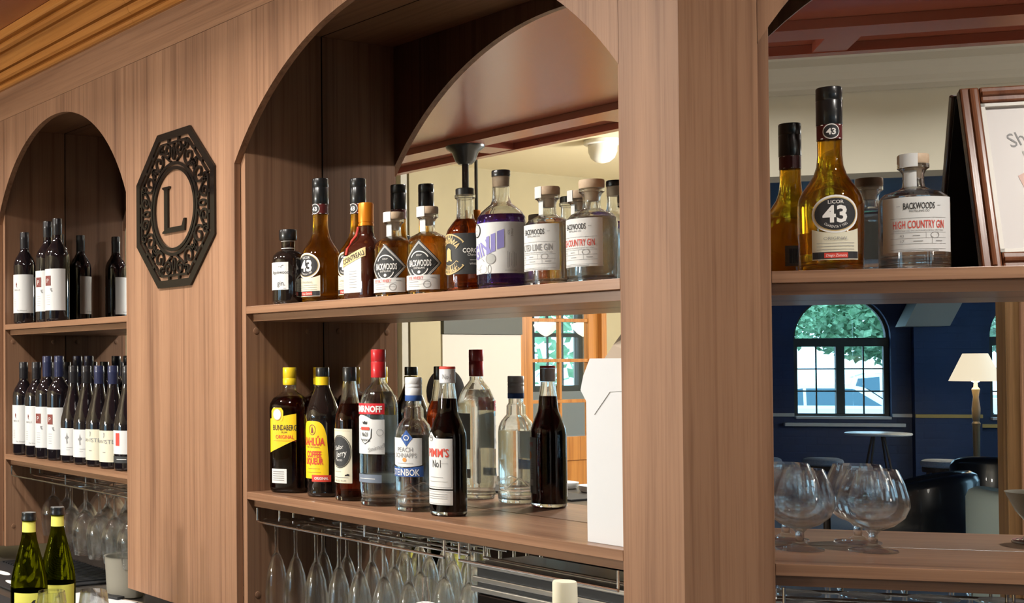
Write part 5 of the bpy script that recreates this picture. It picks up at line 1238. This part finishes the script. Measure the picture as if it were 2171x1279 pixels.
part('sheet', box(B(), -0.20, 0.14, -0.16, 0.06, 0, 0.006, 0.002), 'rubber', t)
bm = B()
for x, y in ((-0.1, -0.05), (0.0, -0.02), (0.05, -0.09)): prism_z(bm, [(x + 0.05 * math.cos(2 * PI * i / 16), y + 0.014 * math.sin(2 * PI * i / 16)) for i in range(16)], 0.0062, 0.0066)
part('printed_lettering', bm, 'ink_white', t)
t = thing('drip_tray', 'flat steel tray on the counter between bar mat and clipboard', 'tray', (-0.98, 0.06, ZCT + 0.0003))
part('tray', box(B(), 0.16, 0.30, -0.20, 0.10, 0.0, 0.004, 0.001), 'steel', t)
t = thing('clipboard', 'brown clipboard with white sheet lying on the counter', 'clipboard', (-0.60, -0.14, ZCT + 0.0003), R(18))
part('board', box(B(), -0.12, 0.12, -0.16, 0.16, 0.0, 0.0035, 0.001), 'card_brown', t)
sh = part('sheet', box(B(), -0.112, 0.112, -0.155, 0.145, 0.0036, 0.0046), 'card_white', t)
part('ring_print', annulus(B(), 0.03, 0.026, 0, 0.0002, 32), 'ink_grey', sh, loc=(0.03, 0.02, 0.0049)).rotation_euler = (PI / 2, 0, 0)
part('clip', box(B(), -0.05, 0.05, 0.13, 0.158, 0.0047, 0.012, 0.002), 'rubber', t)
TB = [(0.028, 0.0), (0.030, 0.003), (0.036, 0.03), (0.038, 0.06), (0.034, 0.10), (0.030, 0.128)]
for x, y, w_ in ((-0.165, -0.385, 'left'), (-0.125, -0.300, 'right')):
    tag(part('tumbler', lathe(B(), shell(TB, 0.0018, 1), 32), 'glass_hang', None, True, 60, (x, y, ZCT + 0.0004)), 'empty stemless glass in front of the sparkling wine, %s one' % w_, 'glass', 'stemless glasses on the counter')
tag(part('jug', lathe(B(), [(0.045, 0), (0.050, 0.004), (0.056, 0.11), (0.0585, 0.112), (0.053, 0.110), (0.047, 0.010)], 32), 'frosted_plastic', None, True, 40, (-0.655, 0.055, ZCT + 0.0004)), 'translucent plastic jug on the counter beside the wide panel', 'jug')
def pourer(x, y, zt, lab, mat_, tubed):
    H = zt - ZCT - (0.055 if tubed else 0.06)
    prof_ = [(0.034, 0), (0.0375, 0.004), (0.0375, H - 0.12), (0.034, H - 0.105), (0.018, H - 0.06), (0.0135, H - 0.03), (0.0135, H)]
    t = bottle('spirit_bottle', lab, (x, y, ZCT + 0.0003), prof_, [(0.0128, H + 0.0003), (0.0135, H + 0.002), (0.0130, H + (0.022 if tubed else 0.055)), (0.0120, H + (0.024 if tubed else 0.057))], 'black_bottle', mat_, group='bottles with pourers on the counter', cap_name='pourer_collar')
    if tubed: part('spout', tube(B(), [(0, 0, H + 0.02), (-0.001, 0.001, H + 0.035), (-0.008, 0.006, H + 0.055)], [0.006, 0.005, 0.0038], 10), 'glass_hang', t, True)
pourer(1.236, -0.507, 1.243, 'bottle with white pourer and clear spout at the bottom of the picture', 'white_cap', True)
pourer(1.464, -0.508, 1.276, 'bottle with cream pourer cap below the white carton', 'paper_cream', False)
# ================================================================ lounge furniture (reflected in the corner mirror)
def lounge(name, lab, cat, u, vp, z=0.0, rz=0.0, group=None):
    x, y = LG(u, vp)
    return thing(name, lab, cat, (x, y, z), PI / 4 + rz, group)
t = lounge('floor_lamp', 'lit floor lamp with cream tapered shade before the navy brick pier', 'floor lamp', 3.97, 12.4)
part('base', lathe(B(), [(0.16, 0.0), (0.16, 0.015), (0.12, 0.03), (0.04, 0.045), (0.03, 0.07)], 28), 'brass', t, True)
part('pole', lathe(B(), [(0.022, 0.07), (0.030, 0.10), (0.022, 0.14), (0.028, 0.5), (0.032, 0.85), (0.038, 0.88), (0.026, 0.90), (0.034, 0.94), (0.038, 1.02), (0.024, 1.14), (0.034, 1.20), (0.036, 1.215), (0.018, 1.24), (0.012, 1.36)], 20), 'brass', t, True)
part('lamp_shade', lathe(B(), [(0.228, 1.296), (0.107, 1.565)], 36, cap0=False, cap1=False), 'shade', t, True)
part('bulb', lathe(B(), [(0.012, 1.361), (0.03, 1.39), (0.03, 1.42), (0.012, 1.45)], 14), 'globe', t, True)
ld = bpy.data.lights.new('lamp_bulb', 'POINT'); ld.energy = 26; ld.color = (1.0, 0.78, 0.48); ld.shadow_soft_size = 0.05
ob('lamp_bulb', ld, t, (0, 0, 1.33))
t = lounge('round_table', 'round pale-topped table with splayed legs under the arched window', 'table', 3.18, 12.7)
part('table_top', lathe(B(), [(0.295, 0.742), (0.305, 0.748), (0.305, 0.760), (0.298, 0.765)], 40), 'table_top', t, True)
for i in range(4):
    a = PI / 4 + i * PI / 2
    part('leg', tube(B(), [(0.06 * math.cos(a), 0.06 * math.sin(a), 0.741), (0.22 * math.cos(a), 0.22 * math.sin(a), 0.0)], [0.011, 0.008]), 'dark_wood', t, True)
st = None
for u, lab_ in ((2.533, 'grey-blue padded stool left of the round table'), (3.56, 'grey-blue padded stool right of the round table'), (1.985, 'grey-blue padded stool at the far left of the lounge')):
    if st is None:
        st = lounge('stool', lab_, 'stool', u, 12.0, group='padded stools in the lounge')
        part('cushion', lathe(B(), [(0.16, 0.475), (0.178, 0.49), (0.182, 0.515), (0.172, 0.535), (0.14, 0.548), (0.08, 0.552)], 32), 'felt', st, True)
        part('seat_ring', lathe(B(), [(0.165, 0.43), (0.168, 0.4745)], 32), 'dark_wood', st, True)
        for i in range(4):
            a = PI / 4 + i * PI / 2
            part('leg', tube(B(), [(0.13 * math.cos(a), 0.13 * math.sin(a), 0.4295), (0.165 * math.cos(a), 0.165 * math.sin(a), 0.0)], 0.016), 'dark_wood', st, True)
    else:
        x, y = LG(u, 12.0); dup(st, (x, y, 0), label=lab_)
def tub_chair(lab, u, vp, rz, mat='leather', group='black leather tub chairs', s=1.0):
    t = lounge('tub_chair', lab, 'armchair', u, vp, 0.0, rz, group)
    bm = B(); n = 26; ro, ri = 0.38, 0.27
    rows_ = []
    for i in range(n + 1):
        a = R(-30 + 240 * i / n)
        e = abs(2 * i / n - 1); zt = 0.76 - 0.13 * e ** 2.2
        c, s_ = math.cos(a), math.sin(a)
        prof_ = [(ro - 0.02, 0.10), (ro, 0.16), (ro, zt - 0.06), (ro - 0.015, zt - 0.02), ((ro + ri) / 2, zt), (ri + 0.015, zt - 0.02), (ri, zt - 0.07), (ri, 0.10)]
        rows_.append([bm.verts.new((r * c, r * s_, z)) for r, z in prof_])
    for a, b in zip(rows_, rows_[1:]):
        m = len(a)
        for j in range(m): bm.faces.new((a[j], b[j], b[(j + 1) % m], a[(j + 1) % m]))
    bm.faces.new(rows_[0]); bm.faces.new(rows_[-1][::-1])
    part('backrest', bm, mat, t, True, 60)
    part('seat', lathe(B(), [(0.255, 0.20), (0.265, 0.24), (0.265, 0.38), (0.25, 0.42), (0.20, 0.435)], 32), mat, t, True)
    for a in (45, 135, 225, 315): part('leg', lathe(B(), [(0.018, 0.0), (0.022, 0.0995)], 12, cx=0.30 * math.cos(R(a)), cyy=0.30 * math.sin(R(a))), 'dark_wood', t)
    return t
tub_chair('black leather tub chair in the lounge behind the brandy glasses', 2.30, 7.95, R(-70))
tub_chair('black leather tub chair in front of the floor lamp', 3.36, 9.6, R(30))
t = lounge('side_table', 'low pale side table beside the black tub chair', 'table', 1.72, 7.75)
part('table_top', lathe(B(), [(0.22, 0.495), (0.225, 0.50), (0.225, 0.513)], 32), 'table_top', t, True)
part('column', lathe(B(), [(0.025, 0.03), (0.022, 0.4945)], 16), 'dark_wood', t, True)
part('foot', lathe(B(), [(0.17, 0.0), (0.16, 0.02), (0.03, 0.0295)], 28), 'dark_wood', t, True)
t = tub_chair('pale green upholstered armchair at the right of the lounge', 2.62, 6.6, R(95), 'bag_cloth', None)

px0, py0 = LG(1.74, 4.15)
t = thing('timber_post', 'honey coloured timber post at the right of the lounge opening', 'post', (px0, py0, 0), PI / 4)
part('shaft', box(B(), -0.06, 0.06, -0.09, 0.03, 0.0, 2.279, 0.004), 'post_wood', t)
part('facing_board', box(B(), -0.012, 0.12, 0.0305, 0.055, 0.0, 2.279, 0.003), 'wood_v2', t)

# ================================================================ outside the lounge windows (car park)
struct(part('ground', prism_z(B(), [RB(-30, VW - 0.31), RB(60, VW - 0.31), RB(60, -90), RB(-30, -90)], -0.85, -0.75), 'asphalt'))
def car(lab, u, vp, rz, s=1.0, kind=0):
    x, y = LG(u, vp)
    t = thing('car', lab, 'car', (x, y, -0.749), PI / 4 + rz, 'white cars outside the lounge window')
    hw = 0.86
    # side outline in (x,z), extruded across and pinched at the roof
    low = [(-2.1, 0.42), (-2.15, 0.75), (-2.0, 0.98), (-1.85, 1.02), (0.95, 1.02), (2.0, 0.90), (2.2, 0.70), (2.2, 0.42)]
    top = [(-1.95, 1.02), (-1.72, 1.50), (-1.4, 1.62), (0.05, 1.62), (0.35, 1.55), (1.05, 1.02)]
    bm = B()
    for poly, w0, w1 in ((low, hw, hw), (top, hw, hw - 0.16)):
        zmin, zmax = min(p[1] for p in poly), max(p[1] for p in poly)
        def ww(z): return w0 + (w1 - w0) * (z - zmin) / (zmax - zmin)
        a = [bm.verts.new((px_, -ww(z), z)) for px_, z in poly]; b = [bm.verts.new((px_, ww(z), z)) for px_, z in poly]
        n = len(poly); bm.faces.new(a); bm.faces.new(b[::-1])
        for i in range(n): bm.faces.new((a[i], b[i], b[(i + 1) % n], a[(i + 1) % n]))
    part('body', bm, 'car_white', t)
    for sgn in (-1, 1):
        for poly in ([(-1.70, 1.10), (-1.58, 1.48), (-1.05, 1.53), (-1.05, 1.10)], [(-0.98, 1.10), (-0.98, 1.53), (-0.28, 1.53), (-0.28, 1.10)], [(-0.20, 1.10), (-0.20, 1.53), (0.10, 1.52), (0.72, 1.10)]):
            bm = B(); A = []; 
            A = [bm.verts.new((px_, sgn * (hw - 0.16 * (z - 1.02) / 0.6 + 0.006), z)) for px_, z in poly]
            bm.faces.new(A); part('side_window', bm, 'car_glass', t)
        for wx in (-1.35, 1.35):
            w_ = part('wheel', lathe(B(), [(0.20, -0.1), (0.33, -0.1), (0.35, -0.06), (0.35, 0.06), (0.33, 0.1), (0.20, 0.1)], 24), 'tyre', t, True)
            w_.location = (wx, sgn * (hw - 0.08), 0.35); w_.rotation_euler = (PI / 2, 0, 0)
        lm = part('tail_lamp', box(B(), -2.16, -2.08, sgn * 0.62 - 0.10, sgn * 0.62 + 0.10, 0.72, 0.92, 0.01), 'ink_red', t)
    bm = B(); bm.faces.new([bm.verts.new(p) for p in ((0.42, -hw + 0.2, 1.52), (1.02, -hw + 0.06, 1.06), (1.02, hw - 0.06, 1.06), (0.42, hw - 0.2, 1.52))])
    part('windscreen', bm, 'car_glass', t, loc=(0.012, 0, 0.01))
    t.scale = (s, s, s)
car('white estate car parked nearest the lounge window', 7.55, 35.0, R(3), 1.0)
car('white hatchback parked behind at the right', 11.6, 44.0, R(9), 1.12)
car('white car parked behind at the left', 6.6, 46.0, R(-5), 1.12)
def tree(lab, xy, z0, h, rx, seed_, n=900, cat='tree', trunk=True, mat='leaf'):
    rnd = random.Random(seed_)
    t = thing('tree', lab, cat, (xy[0], xy[1], z0), group='greenery outside the windows')
    if trunk: part('trunk', tube(B(), [(0, 0, 0), (0.05, 0.03, h * 0.3), (0.0, 0.1, h * 0.6)], [0.14, 0.11, 0.06]), 'dark_wood', t, True)
    bm = B()
    for i in range(n):
        a, b = rnd.random() * 2 * PI, math.acos(2 * rnd.random() - 1); q = rnd.random() ** 0.35
        c = Vector((rx * q * math.sin(b) * math.cos(a), rx * q * math.sin(b) * math.sin(a), h * 0.62 + h * 0.38 * q * math.cos(b)))
        s = rx * (0.028 + 0.03 * rnd.random()) * (900.0 / min(n, 900)) ** 0.5 * (1.6 if n < 1000 else 1.0); d1 = Vector((rnd.gauss(0, 1), rnd.gauss(0, 1), rnd.gauss(0, 0.6))).normalized(); d2 = d1.cross(Vector((rnd.gauss(0, 1), rnd.gauss(0, 1), rnd.gauss(0, 1)))).normalized()
        bm.faces.new([bm.verts.new(c + d1 * s), bm.verts.new(c + d2 * s * 0.6), bm.verts.new(c - d1 * s), bm.verts.new(c - d2 * s * 0.6)])
    part('foliage', bm, mat, t)['kind'] = 'stuff'
tree('leafy green tree outside the arched window, left', LG(9.0, 62.0), -0.75, 8.0, 3.4, 3, 8000)
tree('distant green tree outside the arched window, right', LG(19.0, 75.0), -0.75, 8.0, 6.0, 5, 7000)
tree('green tree filling the window of the room beyond the door', (-10.5, -12.4), -0.2, 4.0, 1.5, 9, 900)
tree('shrub below the window of the room beyond the door', (-8.6, -9.4), -0.2, 1.4, 0.6, 11, 400, 'shrub', True)

# ================================================================ things seen in the middle mirror
RY = lambda yp: 2 * D - yp
t = thing('pendant_light', 'black rod pendant light hanging from the border of the red ceiling', 'pendant light', (-2.0, RY(2.52), 0))
part('canopy', lathe(B(), [(0.088, 2.4995), (0.085, 2.488), (0.060, 2.470), (0.045, 2.430), (0.030, 2.415)], 28), 'cap_black', t, True)
part('rod', tube(B(), [(0, 0, 2.42), (0, 0, 2.02)], 0.016, 12), 'cap_black', t, True)
part('lamp_holder', lathe(B(), [(0.016, 2.02), (0.035, 2.0), (0.045, 1.95), (0.05, 1.90)], 20, cap1=False), 'cap_black', t, True)
part('bulb', lathe(B(), [(0.015, 1.93), (0.035, 1.90), (0.038, 1.87), (0.02, 1.84)], 16), 'globe', t, True)
t = thing('pendant_light', 'thin black rod pendant light hanging near the cream wall', 'pendant light', (-2.75, RY(3.28), 0))
part('rod', tube(B(), [(0, 0, 2.799), (0, 0, 2.16)], 0.009), 'cap_black', t, True)
part('lower_rod', tube(B(), [(0, 0, 2.16), (0, 0, 1.95)], 0.014), 'cap_black', t, True)
part('hook', tube(B(), [(-0.014 + 0.045 * math.cos(a) + 0.045, 0, 2.0 + 0.07 * math.sin(a)) for a in [PI * i / 10 for i in range(11)]], 0.006), 'cap_black', t, True)
part('shade', lathe(B(), [(0.014, 1.95), (0.05, 1.93), (0.075, 1.87), (0.078, 1.85)], 20, cap1=False), 'cap_black', t, True)
t = thing('dome_camera', 'white dome security camera on the cream ceiling', 'security camera', (-2.84, RY(4.34), 2.8))
part('mount', lathe(B(), [(0.105, -0.001), (0.105, -0.022), (0.098, -0.028)], 32), 'dome', t, True)
part('dome', lathe(B(), [(0.082, -0.0285), (0.080, -0.07), (0.066, -0.105), (0.040, -0.127), (0.012, -0.135)], 32), 'dome', t, True)

# customer side of the bar, dark, mirrored below the middle shelf
t = thing('front_bar', 'dark front bar counter facing the back bar, mirrored below the middle shelf', 'bar', (0, 0, 0))
part('worktop', box(B(), -3.4, -0.30, -1.52, -1.02, 1.03, 1.07, 0.004), 'counter', t)
part('base', box(B(), -3.38, -0.34, -1.46, -1.08, 0.002, 1.0295), 'dark', t)
part('runner', box(B(), -1.9, -0.45, -1.22, -1.06, 1.0705, 1.077, 0.002), 'rubber', t)
for i, x in enumerate((-0.62, -0.78, -0.98)):
    tag(part('small_dish', lathe(B(), [(0.05, 0), (0.055, 0.004), (0.06, 0.022), (0.055, 0.022), (0.045, 0.008)], 24), 'white_paint', None, True, 40, (x, -1.36, 1.0704)), 'small white dish on the front bar, %s from its end' % ('first', 'second', 'third')[i], 'dish', 'white dishes on the front bar')

# person seen from behind in the mirror: dark hair, black top
me = bpy.data.meshes.new('person')
J = [((0, 0, 0.80), 0.135), ((0, 0, 0.98), 0.125), ((0, 0.0, 1.12), 0.14), ((0, 0, 1.19), 0.09), ((0, 0, 1.245), 0.052), ((0, 0.005, 1.30), 0.060),
     ((0, 0.012, 1.36), 0.076), ((0, 0.01, 1.415), 0.070),
     ((0.155, 0, 1.155), 0.058), ((0.20, 0.01, 0.92), 0.044), ((0.19, 0.10, 0.72), 0.034), ((0.185, 0.15, 0.66), 0.030),
     ((-0.155, 0, 1.155), 0.058), ((-0.20, 0.01, 0.92), 0.044), ((-0.19, 0.10, 0.72), 0.034), ((-0.185, 0.15, 0.66), 0.030),
     ((0.085, 0, 0.72), 0.088), ((0.09, 0.0, 0.41), 0.060), ((0.09, 0.0, 0.08), 0.042), ((0.095, 0.13, 0.03), 0.030),
     ((-0.085, 0, 0.72), 0.088), ((-0.09, 0.0, 0.41), 0.060), ((-0.09, 0.0, 0.08), 0.042), ((-0.095, 0.13, 0.03), 0.030)]
E_ = [(0, 1), (1, 2), (2, 3), (3, 4), (4, 5), (5, 6), (6, 7), (2, 8), (8, 9), (9, 10), (10, 11), (2, 12), (12, 13), (13, 14), (14, 15), (0, 16), (16, 17), (17, 18), (18, 19), (0, 20), (20, 21), (21, 22), (22, 23)]
# fingers and thumbs
for s in (1, -1):
    wi = 11 if s > 0 else 15; bx = 0.185 * s
    for k, (dx, ln) in enumerate(((-0.024, 0.060), (-0.008, 0.070), (0.008, 0.066), (0.022, 0.054))):
        i = len(J); J += [((bx + dx * s, 0.185, 0.630), 0.0095), ((bx + dx * s, 0.185 + ln * 0.5, 0.612), 0.0085), ((bx + dx * s, 0.185 + ln * 0.75, 0.585), 0.0075)]
        E_ += [(wi, i), (i, i + 1), (i + 1, i + 2)]
    i = len(J); J += [((bx - 0.036 * s, 0.165, 0.645), 0.010), ((bx - 0.046 * s, 0.195, 0.630), 0.0085)]; E_ += [(wi, i), (i, i + 1)]
me.from_pydata([j[0] for j in J], E_, [])
po = bpy.data.objects.new('person', me); COL.objects.link(po)
sk = po.modifiers.new('skin', 'SKIN'); ss = po.modifiers.new('sub', 'SUBSURF'); ss.levels = 1; ss.render_levels = 1
for i, j in enumerate(J): me.skin_vertices[0].data[i].radius = (j[1], j[1])
me.skin_vertices[0].data[0].use_root = True
bpy.context.view_layer.update()
ev = po.evaluated_get(bpy.context.evaluated_depsgraph_get()); m2 = bpy.data.meshes.new_from_object(ev)
po.modifiers.clear(); po.data = m2
m2.materials.clear(); m2.materials.append(M['shirt']); m2.materials.append(M['skin'])
for p in m2.polygons:
    p.use_smooth = True; c = p.center
    p.material_index = 1 if (c.z > 1.235 or (c.z < 0.90 and abs(c.x) > 0.155 and c.z > 0.5)) else 0
tag(po, 'person in a black top with short dark hair, mirrored behind the clear bottles', 'person')
po.location = (-1.98, RY(2.37), 0.0); po.rotation_euler = (0, 0, R(150))
bm = B(); bmesh.ops.create_uvsphere(bm, u_segments=24, v_segments=16, radius=1)
bmesh.ops.delete(bm, geom=[v for v in bm.verts if v.co.y > 0.35 and v.co.z < 0.35 or v.co.z < -0.75], context='VERTS')
for v in bm.verts: v.co = Vector((v.co.x * 0.083, v.co.y * 0.098 + 0.002, v.co.z * 0.105 + 1.378))
part('hair', bm, 'hair', po, True)
for s in (-1, 1):
    part('ear', lathe(B(), [(0.006, -0.026), (0.011, -0.012), (0.012, 0.008), (0.006, 0.024)], 10), 'skin', po, True, loc=(0.080 * s, 0.012, 1.352))
    part('eye', lathe(B(), [(0.003, -0.006), (0.009, -0.003), (0.009, 0.003), (0.003, 0.006)], 12), 'ink', po, True, loc=(0.030 * s, 0.084, 1.356))
part('nose', lathe(B(), [(0.013, -0.022), (0.010, -0.008), (0.005, 0.018)], 10), 'skin', po, True, loc=(0, 0.092, 1.335))
part('mouth', box(B(), -0.022, 0.022, 0.078, 0.084, 1.298, 1.305, 0.002), 'ink_brown', po)
